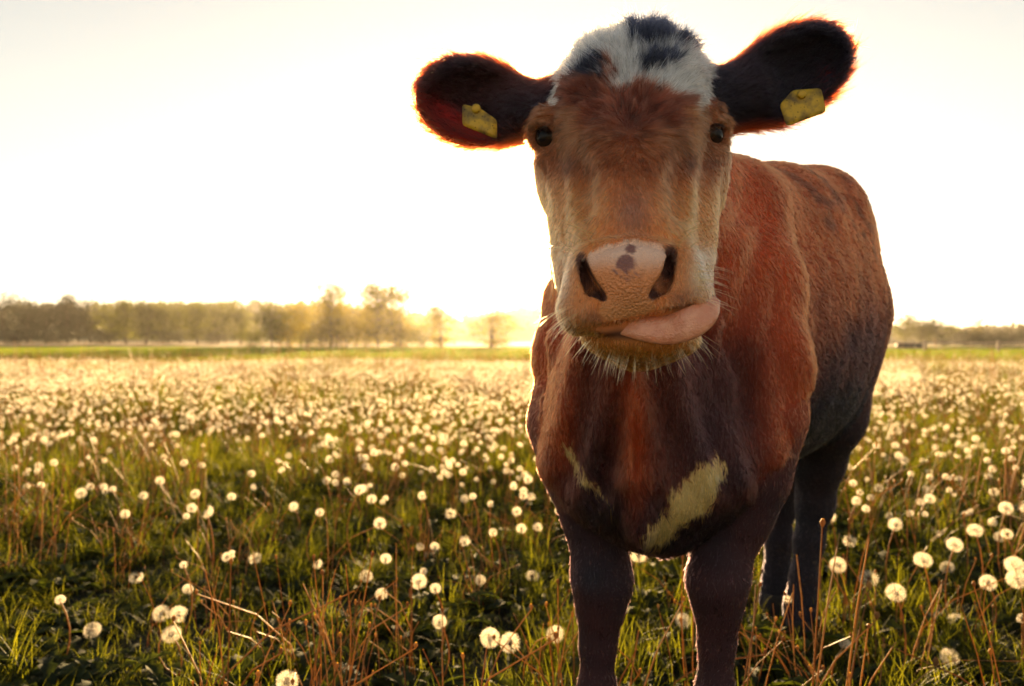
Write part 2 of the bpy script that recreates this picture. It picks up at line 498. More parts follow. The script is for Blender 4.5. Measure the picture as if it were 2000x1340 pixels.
def coat(P, N, G):
    px, py = proj(P)
    jx = px + 5 * vnoise(P * 160, 3) + 5 * vnoise(P * 60, 4); jy = py + 5 * vnoise(P * 160, 5) + 5 * vnoise(P * 60, 6)
    n1 = vnoise(P * 14, 1); n2 = vnoise(P * 45, 2)
    c = np.tile(BODY, (len(P), 1)) * (1 + .22 * n1 + .15 * n2)[:, None]
    z = P[:, 2]
    # trunk: shade painted black-brown onto lower flank, chest and legs
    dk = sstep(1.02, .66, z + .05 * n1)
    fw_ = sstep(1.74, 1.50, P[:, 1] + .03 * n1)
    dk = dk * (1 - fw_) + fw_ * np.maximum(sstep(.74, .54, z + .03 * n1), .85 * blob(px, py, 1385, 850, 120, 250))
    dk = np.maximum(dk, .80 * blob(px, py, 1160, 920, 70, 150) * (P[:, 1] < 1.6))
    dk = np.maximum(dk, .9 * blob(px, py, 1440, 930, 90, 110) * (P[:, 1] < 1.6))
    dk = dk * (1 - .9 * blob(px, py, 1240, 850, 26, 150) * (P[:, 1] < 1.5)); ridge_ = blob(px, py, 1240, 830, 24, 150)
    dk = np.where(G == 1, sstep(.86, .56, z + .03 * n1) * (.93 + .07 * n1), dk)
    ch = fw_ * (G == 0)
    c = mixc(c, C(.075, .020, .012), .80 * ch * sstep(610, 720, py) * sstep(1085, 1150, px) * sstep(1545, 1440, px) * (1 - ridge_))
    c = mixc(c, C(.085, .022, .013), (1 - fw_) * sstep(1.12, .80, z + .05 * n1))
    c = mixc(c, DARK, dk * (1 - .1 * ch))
    # flecks on the back
    fl = sstep(.25, .6, vnoise(P * np.array((22, 22, 34)), 9)) * sstep(.95, 1.08, z) * (P[:, 1] > 1.75)
    c = mixc(c, C(.06, .018, .014), .6 * fl)
    ragx = jx + 9 * vnoise(P * np.array((300, 300, 60)), 15) + 7 * vnoise(P * 45, 16); ragy = jy + 12 * vnoise(P * np.array((300, 300, 60)), 17)
    t = (in_poly(ragx, ragy, BRISKET)) & (P[:, 1] > 1.2) & (P[:, 1] < 1.7) & (G != 2)
    c = np.where(t[:, None], YEL * (1 + .15 * n2)[:, None], c)
    t = (in_poly(ragx, ragy, STRIPE)) & (P[:, 1] > 1.2) & (P[:, 1] < 1.7) & (G != 2)
    c = np.where(t[:, None], YEL, c)
    # ears: shade painted in dark, backlit rim painted lighter
    e = G >= 3
    ec = mixc(np.tile(C(.075, .022, .018), (len(P), 1)), DARK, .55 + .5 * n1)
    ec = np.where((G == 4)[:, None], mixc(ec, DARK, np.full(len(P), .8)), ec)
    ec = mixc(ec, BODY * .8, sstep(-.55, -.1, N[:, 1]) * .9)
    c = np.where(e[:, None], ec, c)
    # face
    f = np.tile(TAN, (len(P), 1))
    side = sstep(45, 150, np.abs(px - 1234) + 14 * n2)
    f = mixc(f, GOLD, side * sstep(330, 400, py))  # backlit glow of the cheeks painted in as gold
    f = mixc(f, GREY, .85 * blob(px, py, 1236, 415, 42, 62))
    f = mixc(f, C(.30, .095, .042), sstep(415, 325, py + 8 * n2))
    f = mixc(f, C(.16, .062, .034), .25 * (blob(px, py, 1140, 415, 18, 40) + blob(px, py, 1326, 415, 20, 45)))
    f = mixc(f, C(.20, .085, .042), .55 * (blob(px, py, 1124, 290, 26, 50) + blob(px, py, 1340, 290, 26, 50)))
    f = mixc(f, DARK, .85 * (blob(px, py, 1350, 300, 12, 36) + .8 * blob(px, py, 1110, 318, 12, 30) + .7 * blob(px, py, 1392, 310, 16, 24)))  # shading round the eyes put into the colour
    f = mixc(f, C(.11, .05, .04), .7 * (blob(px, py, 1066, 268, 17, 24) + blob(px, py, 1396, 263, 17, 24)))
    f = mixc(f, FORE * (1 + .3 * n2)[:, None], sstep(300, 235, py + 10 * n2 + .0016 * (px - 1232) ** 2))
    f = mixc(f, FORE * 0.9, sstep(190, 150, py))
    f = mixc(f, C(.30, .105, .045) * (1 + .2 * n2)[:, None], sstep(98, 128, np.abs(px - 1232) + 8 * n2) * sstep(195, 225, py) * sstep(330, 300, py))
    bl = in_poly(jx, jy, BLAZE) & ~in_poly(jx, jy, HOLE)
    f = np.where(bl[:, None], WHITE * (1 + .06 * n2)[:, None], f)
    drk = in_poly(jx, jy, HOLE) | ((py < 92) & ~bl) | ((py < 150) & (np.abs(px - 1235) > 62) & ~bl)
    f = np.where(drk[:, None], DARK, f)
    # muzzle
    mz = sstep(470, 505, py + 8 * n2)
    f = mixc(f, C(.74, .30, .12), mz * sstep(60, 100, np.abs(px - 1232)) * .9)
    f = mixc(f, C(.80, .62, .44), .95 * blob(px, py, 1368, 540, 24, 46) + .25 * blob(px, py, 1106, 560, 12, 50))  # rim highlight on the muzzle sides painted in pale
    f = mixc(f, C(.30, .13, .075), .8 * blob(px, py, 1160, 622, 22, 14) + .85 * blob(px, py, 1330, 585, 26, 18))
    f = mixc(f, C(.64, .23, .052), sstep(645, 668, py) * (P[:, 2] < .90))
    f = mixc(f, DARK * 2, .9 * blob(px, py, 1230, 655, 60, 11))  # shadow under lip and tongue painted in dark
    f = f * (1 + .10 * n2 + .06 * n1)[:, None]
    back = (G == 2) & (P[:, 1] > 1.31)
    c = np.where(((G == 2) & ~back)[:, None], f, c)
    # bare nose
    pad = np.where((G == 2) & (P[:, 1] < 1.06), in_poly(jx * .7 + px * .3, jy * .7 + py * .3, PAD), False)
    nc = np.tile(C(.64, .26, .11), (len(P), 1)) * (1 + .12 * n2 + .10 * vnoise(P * 300, 8))[:, None]
    nc = mixc(nc, C(.80, .54, .43), sstep(545, 495, py + 8 * n2))
    nc = mixc(nc, C(.52, .23, .09), sstep(560, 620, py))
    spot = np.maximum(blob(px + 6 * n2, py + 4 * n1, 1222, 515, 22, 20), .7 * blob(px, py, 1232, 488, 16, 14))
    nc = mixc(nc, C(.24, .11, .10), sstep(.42, .52, spot + .10 * vnoise(P * 260, 77)))
    for (sx, sy, sr) in ((1205, 536, 3.2), (1214, 541, 3), (1223, 537, 3.2), (1233, 542, 3), (1243, 537, 2.8), (1222, 549, 3), (1231, 550, 2.6), (1250, 541, 2.4), (1198, 530, 2.6)):
        nc = mixc(nc, C(.26, .13, .12), 1.2 * blob(px, py, sx, sy, sr, sr))
    c = np.where(pad[:, None], nc, c)
    ins = np.minimum(np.minimum(seg_dist(P, slits[1]), seg_dist(P, slits[5])), np.minimum(seg_dist(P, slits[3]), seg_dist(P, slits[7])))
    c = mixc(c, C(.10, .040, .030), sstep(.0115, .007, ins) * (G == 2))
    return np.clip(c, .004, .9), pad

# relief of the hide: neck pleats, ribs, small lumps on the back
px_, py_ = proj(CV)
n_a = vnoise(CV * 9, 11); n_b = vnoise(CV * 30, 12)
bodym = ((CG == 0) & (CV[:, 1] > 1.2)).astype(float)
flank = bodym * sstep(1.55, 1.8, CV[:, 1])
front = bodym * (1 - sstep(1.5, 1.65, CV[:, 1]))
disp = flank * (.004 * n_a + .0014 * n_b)
sp = CV[:, 0] * .72 + CV[:, 1] * .70
disp += flank * .0008 * np.sin(sp * 62 + 1.2 * n_a) * sstep(1.2, 1.05, CV[:, 2]) * sstep(.62, .75, CV[:, 2])      # ribs
pl = (px_ - 1236) + .25 * (py_ - 800) * np.sign(1236 - px_)
disp += front * .006 * np.sin(pl * .075 + 1.6 * n_a) * sstep(600, 680, py_) * sstep(1010, 930, py_)
nk = bodym * blob(px_, py_, 1440, 600, 70, 190)
disp += nk * .005 * np.sin((px_ + .28 * py_) * .10 + 1.5 * n_a)
disp += .0012 * n_b * (CG == 2) * (CV[:, 1] > 1.06)
CV = CV + CN * disp[:, None]
CN = vertex_normals(CV, CQ)

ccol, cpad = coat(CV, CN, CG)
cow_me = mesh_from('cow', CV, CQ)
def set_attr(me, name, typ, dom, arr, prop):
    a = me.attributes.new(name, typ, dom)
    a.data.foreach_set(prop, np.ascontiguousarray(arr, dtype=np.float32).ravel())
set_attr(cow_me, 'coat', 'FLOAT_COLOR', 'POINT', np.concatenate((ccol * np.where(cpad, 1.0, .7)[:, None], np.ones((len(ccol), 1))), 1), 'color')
set_attr(cow_me, 'nose', 'FLOAT', 'POINT', cpad.astype(float), 'value')
thin_l = (CG == 3) * (.08 + sstep(210, 262, py_ - .55 * (px_ - 925)) * sstep(1000, 930, px_)); thin_r = (CG == 4) * (.04 + .7 * blob(px_, py_, 1620, 165, 26, 34))
set_attr(cow_me, 'thin', 'FLOAT', 'POINT', np.clip(thin_l + thin_r, 0, 1), 'value')

def hide_material():
    m, n, out = new_mat('hide')
    a = n.nodes.new('ShaderNodeAttribute'); a.attribute_name = 'coat'
    nose = n.nodes.new('ShaderNodeAttribute'); nose.attribute_name = 'nose'
    thin = n.nodes.new('ShaderNodeAttribute'); thin.attribute_name = 'thin'
    p = n.nodes.new('ShaderNodeBsdfPrincipled')
    n.links.new(a.outputs['Color'], p.inputs['Base Color'])
    mr = n.nodes.new('ShaderNodeMapRange'); mr.inputs['To Min'].default_value = .85; mr.inputs['To Max'].default_value = .30
    n.links.new(nose.outputs['Fac'], mr.inputs['Value']); n.links.new(mr.outputs[0], p.inputs['Roughness'])
    p.inputs['Specular IOR Level'].default_value = .3
    tc = n.nodes.new('ShaderNodeTexCoord')
    vo = n.nodes.new('ShaderNodeTexVoronoi'); vo.inputs['Scale'].default_value = 330
    n.links.new(tc.outputs['Object'], vo.inputs['Vector'])
    mu = n.nodes.new('ShaderNodeMath'); mu.operation = 'MULTIPLY'
    n.links.new(nose.outputs['Fac'], mu.inputs[0]); mu.inputs[1].default_value = .6
    b = n.nodes.new('ShaderNodeBump'); b.inputs['Distance'].default_value = .004
    n.links.new(mu.outputs[0], b.inputs['Strength']); n.links.new(vo.outputs['Distance'], b.inputs['Height'])
    n.links.new(b.outputs[0], p.inputs['Normal'])
    tr = n.nodes.new('ShaderNodeBsdfTranslucent'); tr.inputs[0].default_value = (.42, .085, .07, 1)
    mx = n.nodes.new('ShaderNodeMixShader')
    m2 = n.nodes.new('ShaderNodeMath'); m2.operation = 'MULTIPLY'; m2.inputs[1].default_value = .32
    n.links.new(thin.outputs['Fac'], m2.inputs[0]); n.links.new(m2.outputs[0], mx.inputs[0])
    n.links.new(p.outputs[0], mx.inputs[1]); n.links.new(tr.outputs[0], mx.inputs[2])
    n.links.new(mx.outputs[0], out.inputs[0])
    return m

cow = add_obj('cow', cow_me, hide_material())
tag(cow, 'red-brown young cow with white forehead blaze and yellow ear tags sticking its tongue out', 'cow')

# ---- the fur: one strand curve per hair, combed along the body
def hair_material(name, attr=True, rough=.38, colr=(.8, .6, .35)):
    m, n, out = new_mat(name)
    h = n.nodes.new('ShaderNodeBsdfHairPrincipled')
    h.model = 'CHIANG'
    h.parametrization = 'COLOR'
    if attr:
        a = n.nodes.new('ShaderNodeAttribute'); a.attribute_name = 'coat'
        n.links.new(a.outputs['Color'], h.inputs['Color'])
    else:
        h.inputs['Color'].default_value = (*colr, 1)
    h.inputs['Roughness'].default_value = rough
    h.inputs['Radial Roughness'].default_value = .55
    h.inputs['IOR'].default_value = 1.32
    h.inputs['Coat'].default_value = 0.0
    n.links.new(h.outputs[0], out.inputs[0])
    return m

def make_hair(name, pts, rad, colr=None):
    """pts (N,K,3), rad (N,K)"""
    N, K, _ = pts.shape
    hc = bpy.data.hair_curves.new(name)
    hc.add_curves([K] * N)
    hc.attributes['position'].data.foreach_set('vector', np.ascontiguousarray(pts, dtype=np.float32).ravel())
    r = hc.attributes.get('radius') or hc.attributes.new('radius', 'FLOAT', 'POINT')
    r.data.foreach_set('value', np.ascontiguousarray(rad, dtype=np.float32).ravel())
    if colr is not None:
        a = hc.attributes.new('coat', 'FLOAT_COLOR', 'CURVE')
        a.data.foreach_set('color', np.concatenate((colr, np.ones((N, 1))), 1).astype(np.float32).ravel())
    return hc

def unit(v):
    return v / (np.linalg.norm(v, axis=-1, keepdims=True) + 1e-9)

def grow_fur(scale=1.0):
    Q = CQ
    cen = CV[Q].mean(1); nor = unit(CN[Q].mean(1)); g = CG[Q[:, 0]]
    area = .5 * np.linalg.norm(np.cross(CV[Q[:, 2]] - CV[Q[:, 0]], CV[Q[:, 3]] - CV[Q[:, 1]]), axis=1)
    qx, qy = proj(cen)
    dens = np.full(len(Q), 2.0e5)
    dens[g == 1] = 1.2e5
    dens[(g == 2)] = 6.5e5
    dens[(g == 2) & (qy < 180)] = 5.0e5
    dens[(g >= 3)] = 3.2e5
    dens[(g == 3) & (qy - .55 * (qx - 925) > 236) & (qx < 985) & (nor[:, 1] < 0)] *= .25
    dens[(g < 2) & (nor[:, 1] > .35)] *= .45                    # the far side, thinner
    dens[(g == 2) & (cen[:, 1] > 1.30)] *= .4
    pad = cpad[Q[:, 0]]
    dens[pad] = 0
    fuzz = (g == 2) & (cen[:, 1] < 1.06)
    dens[fuzz & ~pad] = 7e5
    mouth = np.zeros(len(Q), bool)
    mouth |= in_poly(qx, qy, [(1165, 634), (1235, 626), (1345, 596), (1362, 604), (1350, 640), (1320, 668), (1240, 668), (1180, 655)]) & (cen[:, 1] < 1.08)
    dens[mouth] = 0
    for ex, ey in ((1066, 268), (1396, 263)):
        dens[(g == 2) & (((qx - ex) / 16) ** 2 + ((qy - ey) / 17) ** 2 < 1)] = 0
    cnt = rng.poisson(area * dens * scale)
    qi = np.repeat(np.arange(len(Q)), cnt)
    u = rng.random(len(qi))[:, None]; v = rng.random(len(qi))[:, None]
    q = Q[qi]
    def bil(A):
        return A[q[:, 0]] * (1 - u) * (1 - v) + A[q[:, 1]] * u * (1 - v) + A[q[:, 2]] * u * v + A[q[:, 3]] * (1 - u) * v
    P = bil(CV); N = unit(bil(CN)); G = g[qi]
    px, py = proj(P)
    n = len(P)
    # comb direction
    D = np.tile(np.array((.45, .50, -.75)), (n, 1))
    L = np.full(n, .0095)
    fr = (G == 0) & (P[:, 1] < 1.62)
    D[fr] = (.10, .12, -1.0); L[fr] = .0105
    L[fr & (np.abs(px - 1240) < 70) & (py > 690)] = .015
    D[G == 1] = (.0, .12, -1.0); L[G == 1] = .007
    h = G == 2
    vx = px - 1232; vz = -(py - 258)
    rr = np.sqrt(vx ** 2 + vz ** 2) + 1e-6
    rad = np.stack((vx / rr, np.full(n, .05), vz / rr), 1)
    dwn = np.stack((.16 * np.clip(vx / 100, -1.3, 1.3), np.full(n, .12), np.full(n, -1.0)), 1)
    wdn = sstep(250, 330, py)[:, None]
    hd = unit(rad) * (1 - wdn) + dwn * wdn
    side = sstep(95, 150, np.abs(vx))[:, None]
    hd = hd * (1 - .4 * side) + .4 * side * np.stack((.2 * np.sign(vx), np.full(n, .6), np.full(n, -.9)), 1)
    D[h] = hd[h]
    Lh = lerp(.021, .010, sstep(235, 330, py)) * (1 - .35 * side[:, 0])
    Lh = np.where(py < 150, .024, Lh) * (1 - .45 * side[:, 0] * (py < 220))
    Lh = np.where(py > 480, lerp(.010, .006, sstep(480, 520, py)), Lh)
    Lh = np.where((py > 645) & (P[:, 2] < .90), .0055, Lh)
    Lh = np.where(P[:, 1] > 1.29, .016, Lh)
    eyez = blob(px, py, 1066, 268, 30, 34) + blob(px, py, 1396, 263, 30, 34)
    Lh = Lh * (1 - .7 * np.clip(eyez, 0, 1))
    L[h] = Lh[h]
    for gi, b, t in ((3, W(1036, 225, 1.27), W(812, 168, 1.255)), (4, W(1432, 205, 1.27), W(1652, 72, 1.255))):
        m = G == gi
        ax = unit(t - b)
        D[m] = ax + np.array((0, .0, 0))
        rim = sstep(.75, .25, np.abs(N[m, 1]))
        L[m] = lerp(.012, .026, rim)
        D[m] += N[m] * (rim * .9)[:, None] * .9
        s = (P[m] - b) @ ax
        L[m] *= lerp(1.0, .6, sstep(.16, .24, s))
        D[m] += np.stack((0 * s, 0 * s, -.5 * sstep(.10, .02, s)), 1) * (P[m, 2] < (b[2] + s * ax[2] / 1.0))[:, None]
    # tufts
    n1 = np.stack([vnoise(P * 95, 20 + i) for i in range(3)], 1)
    n2 = np.stack([vnoise(P * 38, 30 + i) for i in range(3)], 1)
    long_ = np.clip(L / .02, .4, 1.4)[:, None]
    D = unit(D) + n1 * .38 * long_ + n2 * .30 * long_ + .10 * rng.standard_normal((n, 3))
    T = D - N * (D * N).sum(1)[:, None]
    T = unit(T)
    lift = np.full(n, .17); lift[h] = .30; lift[h & (py < 200)] = .45; lift[h & (py < 100)] = .7; lift[G >= 3] = .35
    lift = lift + .12 * rng.standard_normal(n)
    L = L * np.clip(1 + .28 * rng.standard_normal(n), .35, 1.9)
    crest = h & (py < 75) & (np.abs(px - 1262) < 34) & (rng.random(n) < .35)
    L[crest] *= 1.25; lift[crest] = .95
    mid = P + (T * (L * .7)[:, None]) * (G == 2)[:, None]
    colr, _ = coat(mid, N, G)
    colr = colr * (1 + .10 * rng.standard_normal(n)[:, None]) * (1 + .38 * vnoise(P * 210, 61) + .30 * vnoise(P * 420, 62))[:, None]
    # locks: neighbouring hairs share a tip, a tint and a length
    cell = np.where(h, .0042, .0075); cell[h & (py < 270)] = .0075; cell[G >= 3] = .006; cell[G == 1] = .005
    qc = np.floor(P / cell[:, None]).astype(np.int64)
    def hsh(s_):
        v_ = (qc[:, 0] * 73856093) ^ (qc[:, 1] * 19349663) ^ (qc[:, 2] * 83492791) ^ (s_ * 2654435761)
        v_ = ((v_ ^ (v_ >> 13)) * 1274126177) & 0xffffffff
        return ((v_ ^ (v_ >> 16)) & 0xffff) / 65535.0
    ctr = (qc + np.stack([hsh(i) for i in (1, 2, 3)], 1)) * cell[:, None]
    tipd = ctr - P; tipd -= N * (tipd * N).sum(1)[:, None]
    L *= .72 + .56 * hsh(4)
    lift = lift + np.where(h & (py < 300), .50, .16) * (hsh(5) - .5)
    side_ = unit(np.cross(N, T)) * ((hsh(6) - .5) * .55)[:, None]
    T = unit(T + side_)
    hv_ = hsh(7); colr *= np.where(h & (py < 330), .45 + 1.25 * hv_ ** 1.3, np.where(h, .60 + .80 * hv_, .74 + .52 * hv_))[:, None]
    K = 5
    t = np.linspace(0, 1, K)[None, :, None]
    d0 = unit(T + N * (lift + .25)[:, None])[:, None, :]
    d1 = unit(T + N * (lift - .30)[:, None] + np.array((0, 0, -.08)) + .22 * n1)[:, None, :]
    pts = P[:, None, :] - N[:, None, :] * .001 + L[:, None, None] * (d0 * (t - .5 * t * t) + d1 * (.5 * t * t) * 1.15) + .75 * tipd[:, None, :] * (t ** 1.5)
    base = np.where(h, .00026, .00042); base[G == 1] = .00042; base[G >= 3] = .00028
    base = base * (1 + .2 * rng.standard_normal(n).clip(-2, 2))
    rad_ = base[:, None] * np.array((1.0, .95, .85, .6, .15))[None, :]
    print('fur strands', n)
    return pts, rad_, np.clip(colr, .004, .9)

pts, rad_, hcol = grow_fur()
fur = add_obj('fur', make_hair('fur', pts, rad_, hcol), hair_material('fur_hair'), cow)
tag(fur, 'short red-brown coat with a shaggy dark forehead and white blaze')
del pts, rad_, hcol

# ---- whiskers, lashes
def skin_hit(px, py):
    p = skin(px, py); e = .0015
    g = np.array([sdf_at(p[None] + d)[0] - sdf_at(p[None] - d)[0] for d in np.eye(3) * e])
    return p, unit(g)
wp, wr, wc = [], [], []
def whisk(px, py, L, d, colr, r=.0006, bend=.25, lift=.5):
    try:
        p, nn = skin_hit(px, py)
    except Exception:
        return
    if p[1] > (1.14 if py > 420 else 1.3): return
    d = unit(np.array(d, float) + nn * lift)
    b = unit(np.array((rng.normal(0, .5), rng.normal(0, .3), -.8)))
    t = np.linspace(0, 1, 6)[:, None]
    wp.append(p + L * (d * t + b * bend * t * t)); wr.append(r * np.array((1, .95, .85, .7, .5, .2))); wc.append(colr)
PALE = (.66, .40, .14)
for i in range(95):
    a = rng.random()
    x = 1128 + a * 244 + rng.normal(0, 4)
    arch = math.sin(math.pi * a) ** .6
    y = 652 + 48 * arch - abs(rng.normal(0, 6))
    whisk(x, y, rng.uniform(.008, .034), ((a - .5) * 1.5 - .1, -.25, -.9), PALE, rng.uniform(.00016, .0003))
for i in range(34):
    y = rng.uniform(598, 642)
    whisk(1102 + rng.uniform(0, 30), y, rng.uniform(.015, .04), (-.9, -.2, -.6), PALE, .00022)
for i in range(34):
    whisk(1376 - rng.uniform(0, 24), rng.uniform(520, 590), rng.uniform(.02, .045), (.9, -.25, -.15), PALE, .0003)
for i in range(26):
    whisk(rng.uniform(1100, 1165), rng.uniform(430, 500), rng.uniform(.02, .05), (-.6, -.5, .35), PALE, .0003)
    whisk(rng.uniform(1310, 1375), rng.uniform(430, 500), rng.uniform(.02, .05), (.6, -.5, .5), PALE, .0003)
for ex, ey, sg in ((1066, 268, -1), (1396, 263, 1)):
    for i in range(70):
        a = rng.uniform(.05, .95)
        whisk(ex + (a - .5) * 30, ey - 20 * math.sin(a * math.pi), rng.uniform(.010, .018), (sg * .4, -.8, -.1), (.02, .015, .015), .0005, .3, .3)
wk = add_obj('whisker', make_hair('whisker', np.array(wp), np.array(wr), np.array(wc)), hair_material('whisker_hair', True, .3), cow)
tag(wk, 'pale bristles round the muzzle and chin')

# ---- eyes
def eye_material():
    m, n, out = new_mat('eye_wet')
    p = n.nodes.new('ShaderNodeBsdfPrincipled')
    tc = n.nodes.new('ShaderNodeTexCoord')
    gr = n.nodes.new('ShaderNodeVectorMath'); gr.operation = 'LENGTH'
    mp = n.nodes.new('ShaderNodeMapping'); mp.inputs['Scale'].default_value = (1.0, 1.0, 1.0)
    sx = n.nodes.new('ShaderNodeSeparateXYZ'); cx = n.nodes.new('ShaderNodeCombineXYZ')
    n.links.new(tc.outputs['Object'], mp.inputs['Vector']); n.links.new(mp.outputs[0], sx.inputs[0])
    n.links.new(sx.outputs['X'], cx.inputs['X']); n.links.new(sx.outputs['Z'], cx.inputs['Z'])
    n.links.new(cx.outputs[0], gr.inputs[0])
    cr = n.nodes.new('ShaderNodeValToRGB')
    e = cr.color_ramp.elements
    e[0].position = .0; e[0].color = (.006, .006, .010, 1)
    e[1].position = .0250; e[1].color = (.30, .24, .20, 1)
    for p_, c_ in ((.0085, (.006, .006, .010, 1)), (.0105, (.030, .016, .010, 1)), (.0165, (.020, .012, .009, 1)), (.0228, (.012, .010, .010, 1))):
        q = e.new(p_); q.color = c_
    n.links.new(gr.outputs['Value'], cr.inputs[0]); n.links.new(cr.outputs[0], p.inputs['Base Color'])
    p.inputs['Roughness'].default_value = .03
    p.inputs['Specular IOR Level'].default_value = .16
    n.links.new(p.outputs[0], out.inputs[0])
    return m

def ball_mesh(name, r, nu=32, nv=20):
    V, Fc = [], []
    for j in range(nv + 1):
        th = math.pi * j / nv
        for i in range(nu):
            ph = 2 * math.pi * i / nu
            V.append((r * math.sin(th) * math.cos(ph), r * math.sin(th) * math.sin(ph), r * math.cos(th)))
    for j in range(nv):
        for i in range(nu):
            a = j * nu + i; b = j * nu + (i + 1) % nu
            Fc.append((a, a + nu, b + nu, b))
    return mesh_from(name, V, np.array(Fc))
eye_m = eye_material()
for sgn, ex, ey in ((-1, 1066, 268), (1, 1396, 263)):
    e = W(ex, ey, 1.195)
    fw = Vector((sgn * .62, -.78, .0)).normalized()
    o = add_obj('eye', ball_mesh('eye', .0250), eye_m, cow)
    o.location = Vector(e) - fw * .0145
    o.rotation_euler = fw.to_track_quat('-Y', 'Z').to_euler()

# ---- tongue
def loft(name, path, rx, rz, updir, nseg=20, sub=6):
    path = [np.array(p, float) for p in path]
    n = len(path)
    ts = np.linspace(0, n - 1, (n - 1) * sub + 1)
    def cr(arr, t):
        i = min(int(t), n - 2); f = t - i
        p0, p1, p2, p3 = arr[max(i - 1, 0)], arr[i], arr[i + 1], arr[min(i + 2, n - 1)]
        return .5 * ((2 * p1) + (-p0 + p2) * f + (2 * p0 - 5 * p1 + 4 * p2 - p3) * f * f + (-p0 + 3 * p1 - 3 * p2 + p3) * f ** 3)
    V, Fc = [], []
    rx = [np.float64(v) for v in rx]; rz = [np.float64(v) for v in rz]
    for q, t in enumerate(ts):
        p = cr(path, t); d = unit(cr(path, min(t + .05, n - 1)) - cr(path, max(t - .05, 0)))
        s = unit(np.cross(d, np.array(updir, float))); u = np.cross(s, d)
        a, b = max(cr(rx, t), .0005), max(cr(rz, t), .0005)
        for k in range(nseg):
            ph = 2 * math.pi * k / nseg
            groove = 1 - .18 * math.exp(-((math.cos(ph)) / .25) ** 2) * (1 if math.sin(ph) > 0 else 0)
            V.append(p + s * a * math.cos(ph) + u * b * math.sin(ph) * groove)
    m = len(ts)
    for j in range(m - 1):
        for k in range(nseg):
            a = j * nseg + k; b = j * nseg + (k + 1) % nseg
            Fc.append((a, b, b + nseg, a + nseg))
    Fc += [tuple(range(nseg))[::-1], tuple(range((m - 1) * nseg, m * nseg))]
    return mesh_from(name, V, [tuple(f) for f in Fc])

def tongue_material():
    m, n, out = new_mat('tongue_wet')
    p = n.nodes.new('ShaderNodeBsdfPrincipled')
    tc = n.nodes.new('ShaderNodeTexCoord')
    no = n.nodes.new('ShaderNodeTexNoise'); no.inputs['Scale'].default_value = 60
    n.links.new(tc.outputs['Object'], no.inputs['Vector'])
    cr = n.nodes.new('ShaderNodeValToRGB')
    cr.color_ramp.elements[0].position = .35; cr.color_ramp.elements[0].color = (.60, .23, .13, 1)
    cr.color_ramp.elements[1].position = .7; cr.color_ramp.elements[1].color = (.72, .34, .21, 1)
    n.links.new(no.outputs[0], cr.inputs[0]); n.links.new(cr.outputs[0], p.inputs['Base Color'])
    p.inputs['Roughness'].default_value = .16
    p.inputs['Specular IOR Level'].default_value = .9
    p.inputs['Subsurface Weight'].default_value = .25
    p.inputs['Subsurface Radius'].default_value = (.012, .004, .002)
    n2 = n.nodes.new('ShaderNodeTexNoise'); n2.inputs['Scale'].default_value = 380
    n.links.new(tc.outputs['Object'], n2.inputs['Vector'])
    b = n.nodes.new('ShaderNodeBump'); b.inputs['Strength'].default_value = .7; b.inputs['Distance'].default_value = .0025
    n.links.new(n2.outputs[0], b.inputs['Height']); n.links.new(b.outputs[0], p.inputs['Normal'])
    n.links.new(p.outputs[0], out.inputs[0])
    return m
tg = add_obj('tongue', loft('tongue', [skin(1205, 634, .012), skin(1252, 643, .000), skin(1300, 647, -.006), W(1346, 634, .962), W(1380, 612, .964), W(1399, 586, .978)],
                            [.012, .0155, .0180, .0195, .0160, .006], [.006, .007, .008, .008, .006, .003], (0, -1, .15)), tongue_material(), cow)
tag(tg, 'pink tongue curling out of the corner of the mouth')

# ---- ear tags
def tag_material():
    m, n, out = new_mat('tag_plastic')
    p = n.nodes.new('ShaderNodeBsdfPrincipled')
    tc = n.nodes.new('ShaderNodeTexCoord')
    no = n.nodes.new('ShaderNodeTexNoise'); no.inputs['Scale'].default_value = 45; no.inputs['Detail'].default_value = 5
    vo = n.nodes.new('ShaderNodeTexVoronoi'); vo.inputs['Scale'].default_value = 170
    n.links.new(tc.outputs['Object'], no.inputs['Vector']); n.links.new(tc.outputs['Object'], vo.inputs['Vector'])
    cr = n.nodes.new('ShaderNodeValToRGB')
    cr.color_ramp.elements[0].position = .36; cr.color_ramp.elements[0].color = (.16, .11, .035, 1)
    cr.color_ramp.elements[1].position = .56; cr.color_ramp.elements[1].color = (.64, .42, .03, 1)
    n.links.new(no.outputs[0], cr.inputs[0])
    c2 = n.nodes.new('ShaderNodeValToRGB')
    c2.color_ramp.elements[0].position = .10; c2.color_ramp.elements[0].color = (.12, .09, .04, 1)
    c2.color_ramp.elements[1].position = .2; c2.color_ramp.elements[1].color = (1, 1, 1, 1)
    n.links.new(vo.outputs['Distance'], c2.inputs[0])
    mx = n.nodes.new('ShaderNodeMix'); mx.data_type = 'RGBA'; mx.blend_type = 'MULTIPLY'; mx.inputs['Factor'].default_value = 1
    n.links.new(cr.outputs[0], mx.inputs[6]); n.links.new(c2.outputs[0], mx.inputs[7])
    n.links.new(mx.outputs[2], p.inputs['Base Color'])
    p.inputs['Roughness'].default_value = .45
    tr = n.nodes.new('ShaderNodeBsdfTranslucent'); n.links.new(mx.outputs[2], tr.inputs[0])
    ms = n.nodes.new('ShaderNodeMixShader'); ms.inputs[0].default_value = .25
    n.links.new(p.outputs[0], ms.inputs[1]); n.links.new(tr.outputs[0], ms.inputs[2])
    n.links.new(ms.outputs[0], out.inputs[0])
    return m
tag_m = tag_material()
